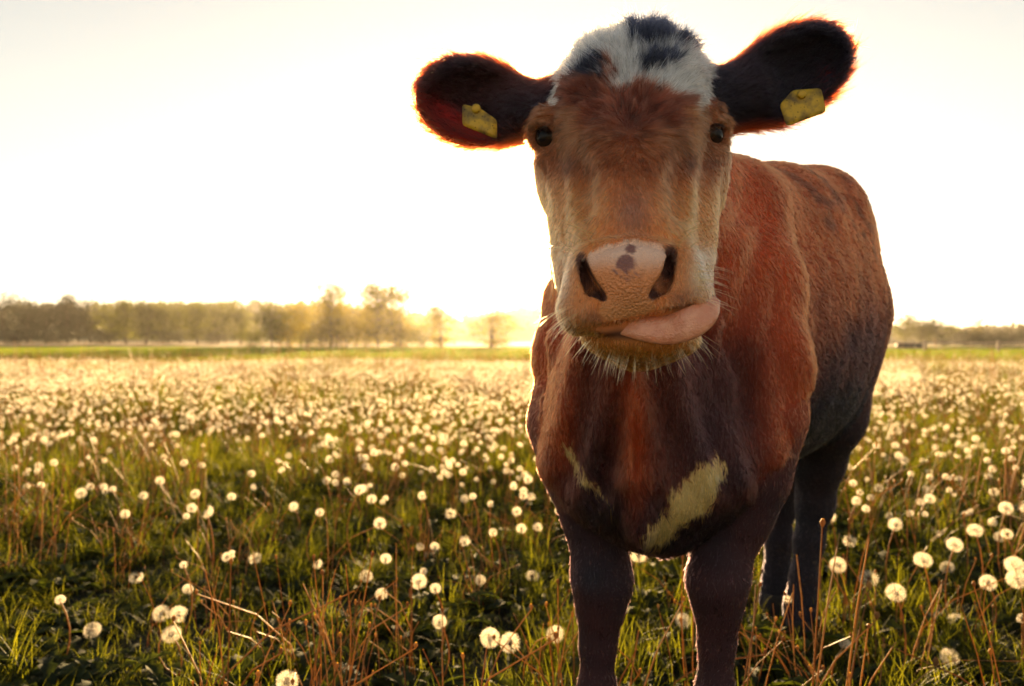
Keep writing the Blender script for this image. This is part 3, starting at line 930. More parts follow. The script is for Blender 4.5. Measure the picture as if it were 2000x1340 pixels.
def plate(name, poly, th, bend):
    """rounded plate from a px outline with per-corner depth"""
    import bmesh
    P3 = [W(*p) for p in poly]
    c = sum(P3) / len(P3)
    ring = []
    n = len(P3)
    for i in range(n):
        a, b, d = P3[i - 1], P3[i], P3[(i + 1) % n]
        for t in (0, .5, 1):
            p0 = b + unit(a - b) * .005; p1 = b + unit(d - b) * .005
            ring.append((1 - t) ** 2 * p0 + 2 * t * (1 - t) * b + t * t * p1)
    nn = unit(np.cross(P3[1] - P3[0], P3[2] - P3[0]))
    V = [p for p in ring] + [c + (p - c) * .55 - nn * bend for p in ring] + [c - nn * bend * 1.3]
    V += [p + nn * th for p in V]
    k = len(ring); h = 2 * k + 1
    Fc = []
    for i in range(k):
        j = (i + 1) % k
        Fc += [(i, j, k + j, k + i), (k + i, k + j, 2 * k), (h + j, h + i, h + k + i, h + k + j), (h + k + j, h + k + i, h + 2 * k), (j, i, h + i, h + j)]
    me = mesh_from(name, np.array(V) - c, [tuple(f) for f in Fc], smooth=False)
    return me, c
def stud(loc, r, parent, m):
    V, Fc = [], []
    prof = [(0, -.004), (r * .6, -.004), (r, -.002), (r, .001), (r * .35, .002), (r * .35, .012)]
    for (q, y) in prof:
        for k in range(14):
            V.append((q * math.cos(k / 14 * 2 * math.pi), y, q * math.sin(k / 14 * 2 * math.pi)))
    for j in range(len(prof) - 1):
        for k in range(14):
            a = j * 14 + k; b = j * 14 + (k + 1) % 14
            Fc.append((a, b, b + 14, a + 14))
    o = add_obj('stud', mesh_from('stud', V, np.array(Fc)), m, parent)
    o.location = loc
    return o
dl = 1.205
me, c = plate('ear_tag', [(903, 205, dl), (938, 214, dl), (970, 236, dl + .004), (971, 274, dl - .004), (903, 247, dl - .006)], .0018, .0006)
o = add_obj('ear_tag', me, tag_m, cow); o.location = c
tag(o, 'dirty yellow tag hanging inside the ear beside the bright sky')
stud(W(930, 214, dl - .002) - c, .007, o, tag_m)
dr = 1.200
me, c = plate('ear_tag', [(1523, 206, dr), (1548, 178, dr + .004), (1604, 174, dr), (1614, 220, dr - .004), (1537, 248, dr - .008)], .0018, .0006)
o = add_obj('ear_tag', me, tag_m, cow); o.location = c
tag(o, 'muddy yellow tag hanging below the lower rim of the raised ear')
stud(W(1566, 186, dr - .002) - c, .007, o, tag_m)

# ---- hooves
m, n, out = new_mat('horn')
p = n.nodes.new('ShaderNodeBsdfPrincipled'); p.inputs['Base Color'].default_value = (.012, .010, .010, 1); p.inputs['Roughness'].default_value = .9
n.links.new(p.outputs[0], out.inputs[0])
def hoof_mesh():
    V, Fc = [], []
    ns = 18
    for z, s in ((0, 1.0), (.02, .97), (.045, .85), (.07, .74), (.072, .3)):
        for k in range(ns):
            a = 2 * math.pi * k / ns
            x = .042 * math.cos(a); y = .055 * math.sin(a)
            cl = 1 - .35 * math.exp(-((x / .008) ** 2)) * (1 if y < 0 else .5)
            V.append((x * s, y * s * cl - .012 * (1 - z / .07), z))
    for j in range(4):
        for k in range(ns):
            a = j * ns + k; b = j * ns + (k + 1) % ns
            Fc.append((a, b, b + ns, a + ns))
    Fc.append(tuple(range(ns))[::-1]); Fc.append(tuple(range(4 * ns, 5 * ns)))
    return mesh_from('hoof', V, [tuple(f) for f in Fc])
hm = hoof_mesh(); hm.materials.append(m)
for p_ in ((W(1168, 1470, 1.43)), (W(1394, 1480, 1.39)), (W(1558, 1225, 2.25)), (W(1512, 1195, 2.47))):
    o = bpy.data.objects.new('hoof', hm); o.parent = cow; col.objects.link(o)
    o.location = (p_[0], p_[1], 0.0)
# ================================================================== THE GROUND AND THE FAR COUNTRY
def terrain(x, y):
    r = np.clip((y - 70) / 200.0, 0, 1)
    z = 1.25 * r * r * (3 - 2 * r) + .0016 * np.clip(y - 260, 0, None)
    z = z + .035 * np.sin(x * .55 + 1.3) * np.sin(y * .43) * np.clip((y - 3) / 10, 0, 1)
    return z

def ground_material():
    m, n, out = new_mat('meadow_soil')
    p = n.nodes.new('ShaderNodeBsdfPrincipled'); p.inputs['Roughness'].default_value = .95; p.inputs['Specular IOR Level'].default_value = .1
    tc = n.nodes.new('ShaderNodeTexCoord')
    sx = n.nodes.new('ShaderNodeSeparateXYZ'); n.links.new(tc.outputs['Object'], sx.inputs[0])
    no = n.nodes.new('ShaderNodeTexNoise'); no.inputs['Scale'].default_value = .09; no.inputs['Detail'].default_value = 6
    mp = n.nodes.new('ShaderNodeMapping'); mp.inputs['Scale'].default_value = (.35, 1.3, 1)
    n.links.new(tc.outputs['Object'], mp.inputs[0]); n.links.new(mp.outputs[0], no.inputs['Vector'])
    # wander the field edges a little
    ma = n.nodes.new('ShaderNodeMath'); ma.operation = 'MULTIPLY_ADD'; ma.inputs[1].default_value = 26; ma.inputs[2].default_value = -13
    n.links.new(no.outputs[0], ma.inputs[0])
    ad = n.nodes.new('ShaderNodeMath'); ad.operation = 'ADD'
    n.links.new(sx.outputs['Y'], ad.inputs[0]); n.links.new(ma.outputs[0], ad.inputs[1])
    mr = n.nodes.new('ShaderNodeMapRange'); mr.inputs['From Max'].default_value = 300
    n.links.new(ad.outputs[0], mr.inputs['Value'])
    cr = n.nodes.new('ShaderNodeValToRGB'); e = cr.color_ramp.elements
    e[0].position = 0; e[0].color = (.018, .020, .010, 1)
    e[1].position = 1; e[1].color = (.10, .11, .03, 1)
    for q, c in ((.04, (.020, .022, .010, 1)), (.085, (.11, .105, .022, 1)), (.12, (.15, .13, .022, 1)), (.17, (.13, .17, .03, 1)), (.26, (.12, .17, .04, 1)), (.36, (.24, .18, .10, 1)), (.62, (.26, .19, .11, 1))):
        a = e.new(q); a.color = c
    n.links.new(mr.outputs[0], cr.inputs[0])
    n2 = n.nodes.new('ShaderNodeTexNoise'); n2.inputs['Scale'].default_value = 2.2; n2.inputs['Detail'].default_value = 8
    n.links.new(tc.outputs['Object'], n2.inputs['Vector'])
    mr2 = n.nodes.new('ShaderNodeMapRange'); mr2.inputs['From Min'].default_value = .3; mr2.inputs['From Max'].default_value = .7; mr2.inputs['To Min'].default_value = .6; mr2.inputs['To Max'].default_value = 1.35
    n.links.new(n2.outputs[0], mr2.inputs[0])
    mx = n.nodes.new('ShaderNodeMix'); mx.data_type = 'RGBA'; mx.blend_type = 'MULTIPLY'; mx.inputs['Factor'].default_value = 1
    n.links.new(cr.outputs[0], mx.inputs[6]); n.links.new(mr2.outputs[0], mx.inputs[7])
    n.links.new(mx.outputs[2], p.inputs['Base Color'])
    b = n.nodes.new('ShaderNodeBump'); b.inputs['Distance'].default_value = .05; b.inputs['Strength'].default_value = .8
    n3 = n.nodes.new('ShaderNodeTexNoise'); n3.inputs['Scale'].default_value = 9; n3.inputs['Detail'].default_value = 6
    n.links.new(tc.outputs['Object'], n3.inputs['Vector']); n.links.new(n3.outputs[0], b.inputs['Height'])
    n.links.new(b.outputs[0], p.inputs['Normal'])
    n.links.new(p.outputs[0], out.inputs[0])
    return m

def grid_mesh(name, xs, ys, zf):
    X, Y = np.meshgrid(xs, ys, indexing='ij')
    V = np.stack((X, Y, zf(X, Y)), -1).reshape(-1, 3)
    nx, ny = len(xs), len(ys)
    i, j = np.meshgrid(np.arange(nx - 1), np.arange(ny - 1), indexing='ij')
    a = (i * ny + j).ravel()
    return mesh_from(name, V, np.stack((a, a + ny, a + ny + 1, a + 1), 1))
s_ = np.linspace(-1, 1, 121)
gxs = np.sign(s_) * (np.abs(s_) ** 3) * 1400
t_ = np.linspace(0, 1, 160)
gys = np.concatenate((np.linspace(-1400, -8, 30) , np.linspace(-4, 40, 90), 40 + (t_[1:] ** 2.2) * 1360))
ground = add_obj('ground', grid_mesh('ground', gxs, gys, terrain), ground_material())
tag(ground, kind='structure')

def leaf_mat(name, c1, c2, scale=.6, transl=.45, rough=.6):
    m, n, out = new_mat(name)
    tc = n.nodes.new('ShaderNodeTexCoord'); oi = n.nodes.new('ShaderNodeObjectInfo')
    ge = n.nodes.new('ShaderNodeNewGeometry')
    ad = n.nodes.new('ShaderNodeVectorMath'); ad.operation = 'ADD'
    n.links.new(tc.outputs['Object'], ad.inputs[0]); n.links.new(oi.outputs['Location'], ad.inputs[1])
    no = n.nodes.new('ShaderNodeTexNoise'); no.inputs['Scale'].default_value = scale; no.inputs['Detail'].default_value = 3
    n.links.new(ad.outputs[0], no.inputs['Vector'])
    m1 = n.nodes.new('ShaderNodeMath'); m1.operation = 'MULTIPLY_ADD'; m1.inputs[1].default_value = .5
    n.links.new(ge.outputs['Random Per Island'], m1.inputs[0]); n.links.new(no.outputs[0], m1.inputs[2])
    cr = n.nodes.new('ShaderNodeValToRGB')
    cr.color_ramp.elements[0].position = .35; cr.color_ramp.elements[0].color = (*c1, 1)
    cr.color_ramp.elements[1].position = 1.0; cr.color_ramp.elements[1].color = (*c2, 1)
    n.links.new(m1.outputs[0], cr.inputs[0])
    d = n.nodes.new('ShaderNodeBsdfPrincipled'); d.inputs['Roughness'].default_value = rough; d.inputs['Specular IOR Level'].default_value = .18
    t = n.nodes.new('ShaderNodeBsdfTranslucent')
    br = n.nodes.new('ShaderNodeMix'); br.data_type = 'RGBA'; br.blend_type = 'MULTIPLY'; br.inputs['Factor'].default_value = 1; br.inputs[7].default_value = (3.0, 2.5, .7, 1)
    n.links.new(cr.outputs[0], d.inputs['Base Color']); n.links.new(cr.outputs[0], br.inputs[6]); n.links.new(br.outputs[2], t.inputs[0])
    ms = n.nodes.new('ShaderNodeMixShader'); ms.inputs[0].default_value = transl
    n.links.new(d.outputs[0], ms.inputs[1]); n.links.new(t.outputs[0], ms.inputs[2])
    n.links.new(ms.outputs[0], out.inputs[0])
    return m

# ---- wooded ridge behind the field
RIDGE = [(-900, 610), (-300, 600), (0, 600), (300, 594), (560, 592), (700, 600), (800, 612), (890, 621), (960, 612), (1040, 600), (1180, 596), (1350, 606), (1550, 628), (1750, 640), (1850, 645), (2000, 640), (2400, 634), (3000, 630)]
RD = 430.0
_cr = np.random.default_rng(3)
def ridge_top(x):
    return CAM_Z + (672 - np.interp(1000 + x / RD * FPX, [a for a, b in RIDGE], [b for a, b in RIDGE])) / FPX * RD
cx_ = _cr.uniform(-640, 640, 2600); cyy = _cr.uniform(RD - 45, RD + 60, 2600); crr = _cr.uniform(2.5, 5.5, 2600); chh = _cr.uniform(-1.2, 1.6, 2600)
def ridge_z(X, Y):
    t = np.clip((Y - (RD - 60)) / 60, 0, 1); s = np.clip(((RD + 150) - Y) / 120, 0, 1)
    base = terrain(X, Y) - .4
    return base + (np.clip(ridge_top(X) - 4.2 - base, 0, None)) * (t * t * (3 - 2 * t)) * s
hill = add_obj('hill', grid_mesh('hill', np.linspace(-900, 900, 181), np.linspace(RD - 60, RD + 150, 40), ridge_z), None)
m, n, out = new_mat('hill_earth'); p = n.nodes.new('ShaderNodeBsdfPrincipled'); p.inputs['Base Color'].default_value = (.05, .05, .025, 1); p.inputs['Roughness'].default_value = 1
n.links.new(p.outputs[0], out.inputs[0]); hill.data.materials.append(m); tag(hill, kind='structure')
# its trees read as one mass: small leaf sprays over round crowns
fv = []
for a in range(2600):
    k = 34
    u = unit(_cr.standard_normal((k, 3))); u[:, 2] = np.abs(u[:, 2])
    c0 = np.array((cx_[a], cyy[a], 0)); c0[2] = ridge_z(cx_[a:a + 1], cyy[a:a + 1])[0] + 1.2 + chh[a]
    q = c0 + u * crr[a] * np.array((1, 1, .8)) * _cr.uniform(.6, 1.05, (k, 1))
    sz = _cr.uniform(.8, 1.9, (k, 1, 1))
    fv.append((q[:, None, :] + unit(_cr.standard_normal((k, 3, 3))) * sz).reshape(-1, 3))
fv = np.concatenate(fv)
forest = add_obj('forest', mesh_from('forest', fv, np.arange(len(fv)).reshape(-1, 3), smooth=False), leaf_mat('ridge_leaf', (.012, .015, .008), (.036, .036, .013), .05, .2))
tag(forest, 'distant wooded ridge along the horizon', kind='stuff')

# ---- trees
bark, n, out = new_mat('bark')
p = n.nodes.new('ShaderNodeBsdfPrincipled'); p.inputs['Roughness'].default_value = .9
no = n.nodes.new('ShaderNodeTexNoise'); no.inputs['Scale'].default_value = 6
cr = n.nodes.new('ShaderNodeValToRGB'); cr.color_ramp.elements[0].color = (.035, .026, .02, 1); cr.color_ramp.elements[1].color = (.12, .09, .065, 1)
n.links.new(no.outputs[0], cr.inputs[0]); n.links.new(cr.outputs[0], p.inputs['Base Color']); n.links.new(p.outputs[0], out.inputs[0])
LEAF = {'green': leaf_mat('leaf_green', (.022, .032, .010), (.070, .082, .018), .35, .40),
        'gold': leaf_mat('leaf_gold', (.046, .048, .010), (.12, .112, .018), .35, .5),
        'dark': leaf_mat('leaf_dark', (.008, .011, .010), (.026, .032, .015), .35, .12)}

def tube(V, Fc, pts, rad, ns=6):
    base = len(V)
    m_ = len(pts)
    for i in range(m_):
        d = unit(pts[min(i + 1, m_ - 1)] - pts[max(i - 1, 0)])
        s = unit(np.cross(d, (0.3, 1, .1))); u = np.cross(s, d)
        for k in range(ns):
            a = 2 * math.pi * k / ns
            V.append(pts[i] + rad[i] * (s * math.cos(a) + u * math.sin(a)))
    for i in range(m_ - 1):
        for k in range(ns):
            a = base + i * ns + k; b = base + i * ns + (k + 1) % ns
            Fc.append((a, b, b + ns, a + ns))

def tree_meshes(seed, h, w, bare, airy, stems=1, lean=0.0, leaf=.30, nleaf=2200):
    r = np.random.default_rng(seed)
    V, Fc = [], []
    tips = []
    for s in range(stems):
        off = np.array((r.normal(0, .12), r.normal(0, .12), 0)) * (stems > 1) * 1.5
        top = np.array((off[0] * 3 + lean * h + r.normal(0, .03) * h, r.normal(0, .04) * h, h * r.uniform(.82, .95)))
        t = np.linspace(0, 1, 7)[:, None]
        pts = off * (1 - t) + top * t + np.sin(t * 3) * r.normal(0, .02 * h, 3) * (t > 0)
        tube(V, Fc, pts, np.linspace(.022, .004, 7) * h / math.sqrt(stems), 7)
        tips.append(pts[-1])
        for b in range(18):
            f = bare + (.95 - bare) * (b + r.random()) / 18; i = f * 6
            p0 = pts[int(i)] + (pts[min(int(i) + 1, 6)] - pts[int(i)]) * (i - int(i))
            a = r.uniform(0, 2 * math.pi)
            ln = w * .5 * r.uniform(.5, 1.0) * (1.25 - .75 * abs(f - .55) * 2)
            d = np.array((math.cos(a), math.sin(a), r.uniform(.35, .95)))
            p1 = p0 + d * ln * .55 + r.normal(0, .03 * h, 3); p2 = p0 + d * np.array((1, 1, 1.1)) * ln
            tube(V, Fc, [p0, p1, p2], [.006 * h, .004 * h, .0015 * h], 5)
            tips += [p1, p2, (p1 + p2) / 2 + r.normal(0, .04 * h, 3)]
    trunk = mesh_from('trunk', V, np.array(Fc))
    tips = np.array(tips)
    # a few holes: leave some limb ends bare
    keep = tips[r.random(len(tips)) > airy]
    c = keep[r.integers(0, len(keep), nleaf)]
    sig = w * (.16 - .07 * airy)
    q = c + r.normal(0, 1, (nleaf, 3)) * np.array((sig, sig, sig * .85))
    q = q[q[:, 2] > bare * h * .6]
    k = len(q)
    s = leaf * r.uniform(.5, 1.2, (k, 1))
    a = unit(r.standard_normal((k, 3))); b = unit(np.cross(a, r.standard_normal((k, 3))))
    quad = np.stack((q - a * s * .5, q + b * s * .3, q + a * s * .5, q - b * s * .3), 1).reshape(-1, 3)
    crown = mesh_from('crown', quad, np.arange(k * 4).reshape(-1, 4), smooth=False)
    return trunk, crown

TREES = {
    'round': tree_meshes(1, 8.0, 6.5, .18, .05, 1, 0, .42, 3000),
    'broad': tree_meshes(2, 8.0, 8.0, .15, .12, 2, 0, .42, 3200),
    'tall': tree_meshes(3, 10.0, 4.6, .16, .10, 1, .01, .42, 3000),
    'airy': tree_meshes(4, 10.0, 6.0, .10, .22, 3, 0, .40, 3800),
    'slim': tree_meshes(5, 9.0, 3.2, .10, .12, 1, .01, .36, 2200),
    'bush': tree_meshes(6, 3.0, 4.2, .03, .05, 4, 0, .26, 1600),
    'wispy': tree_meshes(7, 8.0, 2.6, .35, .5, 1, .22, .26, 500),
}
for k_, (t_m, c_m) in TREES.items():
    t_m.materials.append(bark)
NAT = {'round': (8.0, 6.6), 'broad': (8.2, 8.0), 'tall': (9.6, 4.8), 'airy': (9.8, 6.0), 'slim': (8.6, 2.8), 'bush': (2.9, 4.0), 'wispy': (7.6, 3.4)}
crown_cache = {}
def place_tree(kind, px, top, w_px, d, leafc, name, label, cat, group=None, rot=None):
    x = (px - 1000) / FPX * d
    z = float(terrain(np.array([x]), np.array([d]))[0])
    topz = CAM_Z + (672 - top) / FPX * d
    hh = (topz - z) / NAT[kind][0]; ww = (w_px / FPX * d) / NAT[kind][1]
    e = bpy.data.objects.new(name, None); e.empty_display_size = .3
    col.objects.link(e)
    e.location = (x, d, z - .03); e.scale = (ww, ww, hh)
    e.rotation_euler = (0, 0, random.uniform(0, 6.28) if rot is None else rot)
    tag(e, label, cat, group)
    key = (kind, leafc)
    if key not in crown_cache:
        c = TREES[kind][1].copy(); c.materials.append(LEAF[leafc]); crown_cache[key] = c
    add_o = bpy.data.objects.new('trunk', TREES[kind][0]); add_o.parent = e; col.objects.link(add_o)
    add_c = bpy.data.objects.new('crown', crown_cache[key]); add_c.parent = e; col.objects.link(add_c)
    return e

G1 = 'trees in the dark wood at the left edge of the field'
for px, top, w, lab in ((-120, 592, 90, 'dark tree of the wood outside the left edge, farther one'), (-60, 588, 80, 'dark tree of the wood just beyond the left edge'),
                    (8, 584, 66, 'dark tall-crowned tree of the wood cut by the left edge'), (52, 597, 60, 'dark tree of the wood, second from the left edge'), (90, 600, 56, 'low dark tree of the wood left of the pointed one'),
                    (176, 594, 60, 'dark tree at the right end of the shaded wood'), (152, 608, 66, 'low dark tree right beside the pointed one in the wood')):
    place_tree(random.choice(('round', 'broad')), px, top, w, 190 + random.uniform(-8, 8), 'dark', 'tree', lab, 'tree', G1)
place_tree('tall', 130, 578, 46, 186, 'dark', 'tree', 'dark tree whose pointed top rises above the shaded wood on the left', 'tree', G1)
G2 = 'trees in the green row before the ridge'
for px, top, w, k, lab in ((215, 602, 62, 'round', 'olive tree at the left end of the close row, next to the dark wood'), (246, 590, 56, 'tall', 'olive tree second in the close row from the dark wood'),
                       (284, 588, 60, 'tall', 'tallest olive tree of the close row, third from the dark wood'), (318, 598, 58, 'broad', 'spreading olive tree, fourth in the close row from the dark wood'),
                       (352, 602, 62, 'round', 'rounded olive tree in the middle of the close row'), (386, 595, 56, 'tall', 'olive tree left of the broadest one in the close row'), (470, 604, 44, 'tall', 'narrow olive tree right of the broadest one in the close row')):
    place_tree(k, px, top, w, 176 + random.uniform(-6, 6), 'green', 'tree', lab, 'tree', G2)
place_tree('broad', 428, 594, 84, 170, 'green', 'tree', 'broadest olive tree, at the right end of the close row', 'tree', G2)
for px, w, lab in ((205, 60, 'dark low bush where the dark wood meets the olive row'), (330, 70, 'dark low bush under the middle of the olive row'), (110, 80, 'dark low bush under the pointed tree of the wood'),
                 (420, 60, 'dark low bush under the broadest olive tree'), (30, 90, 'dark low bush at the foot of the wood by the left edge')):
    place_tree('bush', px, 652, w, 168, 'dark', 'bush', lab, 'bush', 'bushes at the foot of the wood')
place_tree('bush', 496, 652, 52, 112, 'green', 'bush', 'grey-green bush standing alone left of the rounded tree', 'bush')
place_tree('round', 531, 604, 70, 110, 'green', 'tree', 'small rounded green tree standing right of the grey-green bush', 'tree')
place_tree('broad', 588, 598, 86, 120, 'gold', 'tree', 'golden bushy tree between the rounded tree and the tall airy one', 'tree')
place_tree('airy', 648, 560, 66, 108, 'gold', 'tree', 'tall thin-topped tree just left of the middle of the group', 'tree')
place_tree('broad', 694, 600, 104, 118, 'gold', 'tree', 'golden spreading tree low between the two tallest groups of stems', 'tree')
place_tree('airy', 738, 558, 78, 104, 'gold', 'tree', 'tallest tree of the group, left of two open crowns against the sky', 'tree')
place_tree('airy', 782, 564, 74, 106, 'gold', 'tree', 'open-crowned tall tree, right of two against the bright sky', 'tree')
place_tree('bush', 600, 655, 48, 106, 'green', 'bush', 'low green bush at the foot of the golden bushy tree', 'bush')
place_tree('bush', 668, 648, 90, 106, 'gold', 'bush', 'golden bush at the foot of the tall thin-topped tree', 'bush')
for px, w, top, lab in ((566, 60, 640, 'golden bush between the rounded tree and the golden bushy tree'), (632, 64, 636, 'golden bush left of the stem of the tall thin-topped tree'), (722, 70, 640, 'golden bush under the tallest tree of the group'),
                      (766, 66, 638, 'golden bush between the two open-crowned tall trees'), (798, 56, 644, 'golden bush at the right foot of the tall pair')):
    place_tree('bush', px, top, w, 109, 'gold', 'bush', lab, 'bush', 'golden bushes under the trees in the middle')
place_tree('bush', 824, 650, 48, 104, 'green', 'bush', 'dark green bush between the tall pair and the slender tree', 'bush')
place_tree('slim', 861, 588, 46, 100, 'gold', 'tree', 'slender tree standing alone right of the tall pair', 'tree')
place_tree('slim', 960, 608, 66, 104, 'gold', 'tree', 'faint tree washed out by the sun nearest to the cow', 'tree')
place_tree('round', 1770, 620, 46, 165, 'green', 'tree', 'tree half hidden behind the flank of the cow', 'tree')
place_tree('round', 1800, 632, 52, 160, 'green', 'tree', 'rounded tree, middle one of three behind the rail fence', 'tree')
place_tree('round', 1828, 629, 60, 155, 'green', 'tree', 'biggest rounded tree behind the rail fence', 'tree')
place_tree('wispy', 1900, 616, 34, 120, 'gold', 'sapling', 'leaning wispy sapling above the dark hedge on the right', 'sapling', rot=0.0)
for px, top, w, lab in ((1890, 654, 60, 'dark bush under the leaning sapling'), (1925, 656, 64, 'dark bush right of the one under the sapling'), (1965, 658, 60, 'dark bush close to the right edge of the picture'),
                        (1845, 664, 24, 'small dark bush at the near end of the fence, right of the troughs'), (2030, 652, 70, 'dark bush at the far right end of the hedge')):
    place_tree('bush', px, top, w, 118, 'dark', 'bush', lab, 'bush', 'dark bushes behind the fence on the right')

# ---- fence, troughs and stake
wood, n, out = new_mat('weathered_wood')
p = n.nodes.new('ShaderNodeBsdfPrincipled'); p.inputs['Roughness'].default_value = .85
no = n.nodes.new('ShaderNodeTexNoise'); no.inputs['Scale'].default_value = 3
cr = n.nodes.new('ShaderNodeValToRGB'); cr.color_ramp.elements[0].color = (.16, .12, .10, 1); cr.color_ramp.elements[1].color = (.36, .29, .25, 1)
n.links.new(no.outputs[0], cr.inputs[0]); n.links.new(cr.outputs[0], p.inputs['Base Color']); n.links.new(p.outputs[0], out.inputs[0])
def bar(name, a, b, w, h, mat, parent, cap=False):
    a = np.array(a, float); b = np.array(b, float)
    d = unit(b - a); s = unit(np.cross(d, (0, 0, 1) if abs(d[2]) < .9 else (0, 1, 0))); u = np.cross(s, d)
    V = []
    for q, k in ((a, 1), (a + d * .01, 1.0), (b - d * .03, 1.0), (b, .6 if cap else .95)):
        for i, j in ((-1, -1), (1, -1), (1, 1), (-1, 1)):
            V.append(q + s * i * w * .5 * k + u * j * h * .5 * k)
    Fc = [(3, 2, 1, 0), (12, 13, 14, 15)]
    for r_ in range(3):
        for k in range(4):
            x0 = r_ * 4 + k; x1 = r_ * 4 + (k + 1) % 4
            Fc.append((x0, x1, x1 + 4, x0 + 4))
    return add_obj(name, mesh_from(name, V, [tuple(f) for f in Fc], smooth=False), mat if not isinstance(mat, list) else mat[0], parent)
fe = bpy.data.objects.new('fence', None); col.objects.link(fe)
tag(fe, 'pale wooden rail fence crossing the pasture at the right behind the cow', 'fence')
fx = [34.2 + 6.1 * i for i in range(-2, 7)]; fy = 66.0
for x in fx:
    z0 = float(terrain(np.array([x]), np.array([fy]))[0])
    bar('post', (x, fy, z0 - .1), (x, fy, z0 + 1.05), .16, .16, wood, fe, True)
for i in range(len(fx) - 1):
    for hz in (.42, .86):
        bar('rail', (fx[i] + .02, fy - .11, hz), (fx[i + 1] - .02, fy - .11, hz), .05, .13, wood, fe)
dkm, n, out = new_mat('dark_metal'); p = n.nodes.new('ShaderNodeBsdfPrincipled'); p.inputs['Base Color'].default_value = (.035, .033, .04, 1); p.inputs['Roughness'].default_value = .7; n.links.new(p.outputs[0], out.inputs[0])
def trough(x, y, w, h, label):
    e = bpy.data.objects.new('feed_trough', None); col.objects.link(e); e.location = (x, y, float(terrain(np.array([x]), np.array([y]))[0]))
    tag(e, label, 'trough')
    V = []; hw, hd = w / 2, .55
    for zz, k in ((.18, .86), (h, 1.0), (h, .92), (.30, .80)):
        V += [(-hw * k, -hd * k, zz), (hw * k, -hd * k, zz), (hw * k, hd * k, zz), (-hw * k, hd * k, zz)]
    Fc = [(3, 2, 1, 0), (12, 13, 14, 15)]
    for r_ in range(3):
        for k in range(4):
            a = r_ * 4 + k; b = r_ * 4 + (k + 1) % 4; Fc.append((a, b, b + 4, a + 4))
    add_obj('basin', mesh_from('basin', V, [tuple(f) for f in Fc], False), dkm, e)
    for sx in (-1, 1):
        for sy in (-1, 1):
            bar('leg', (sx * hw * .75, sy * hd * .7, -.05), (sx * hw * .8, sy * hd * .75, .24), .09, .09, dkm, e)
trough((1768 - 1000) / FPX * 84, 84, 1.75, .86, 'longer dark feed trough standing by the flank of the cow')
trough((1797 - 1000) / FPX * 86, 86, 1.0, .84, 'shorter dark feed trough standing right of the longer one')
st = bar('stake', (-15.7, 50, -.1), (-15.6, 50, .72), .06, .06, wood, None, True)
tag(st, 'thin wooden stake standing alone in the green pasture left of the cow', 'stake')
# ================================================================== THE MEADOW
def gn_scatter(name, pts, rot, scl, idx, sources, kind='stuff', label=None):
    """one object that instances SOURCES on its points"""
    me = bpy.data.meshes.new(name)
    me.vertices.add(len(pts)); me.vertices.foreach_set('co', np.ascontiguousarray(pts, np.float32).ravel())
    set_attr(me, 'turn', 'FLOAT_VECTOR', 'POINT', rot, 'vector')
    set_attr(me, 'size', 'FLOAT_VECTOR', 'POINT', scl, 'vector')
    a = me.attributes.new('pick', 'INT', 'POINT'); a.data.foreach_set('value', np.ascontiguousarray(idx, np.int32))
    o = add_obj(name, me)
    c = bpy.data.collections.new(name + '_kinds')
    for i, m in enumerate(sources):
        c.objects.link(bpy.data.objects.new('%s_kind_%03d' % (name, i), m))
    ng = bpy.data.node_groups.new(name, 'GeometryNodeTree')
    ng.interface.new_socket('Geometry', in_out='INPUT', socket_type='NodeSocketGeometry')
    ng.interface.new_socket('Geometry', in_out='OUTPUT', socket_type='NodeSocketGeometry')
    gi = ng.nodes.new('NodeGroupInput'); go = ng.nodes.new('NodeGroupOutput')
    ip = ng.nodes.new('GeometryNodeInstanceOnPoints'); ci = ng.nodes.new('GeometryNodeCollectionInfo')
    ci.inputs['Collection'].default_value = c
    ci.inputs['Separate Children'].default_value = True
    ci.inputs['Reset Children'].default_value = True
    def attr(nm, typ):
        q = ng.nodes.new('GeometryNodeInputNamedAttribute'); q.data_type = typ; q.inputs['Name'].default_value = nm; return q.outputs['Attribute']
    ng.links.new(gi.outputs[0], ip.inputs['Points'])
    ng.links.new(ci.outputs[0], ip.inputs['Instance'])
    ip.inputs['Pick Instance'].default_value = True
    ng.links.new(attr('pick', 'INT'), ip.inputs['Instance Index'])
    er = ng.nodes.new('FunctionNodeEulerToRotation')
    ng.links.new(attr('turn', 'FLOAT_VECTOR'), er.inputs[0])
    ng.links.new(er.outputs[0], ip.inputs['Rotation'])
    ng.links.new(attr('size', 'FLOAT_VECTOR'), ip.inputs['Scale'])
    ng.links.new(ip.outputs[0], go.inputs[0])
    md = o.modifiers.new('scatter', 'NODES'); md.node_group = ng
    tag(o, label, kind=kind)
    return o

grass_m = leaf_mat('grass_blade', (.012, .022, .006), (.075, .088, .012), 1.3, .60, .6)
dry_m = leaf_mat('dry_stem', (.12, .055, .028), (.30, .19, .07), 3, .25, .5)
rosette_m = leaf_mat('rosette_leaf', (.010, .018, .008), (.035, .050, .014), 2, .4, .8)

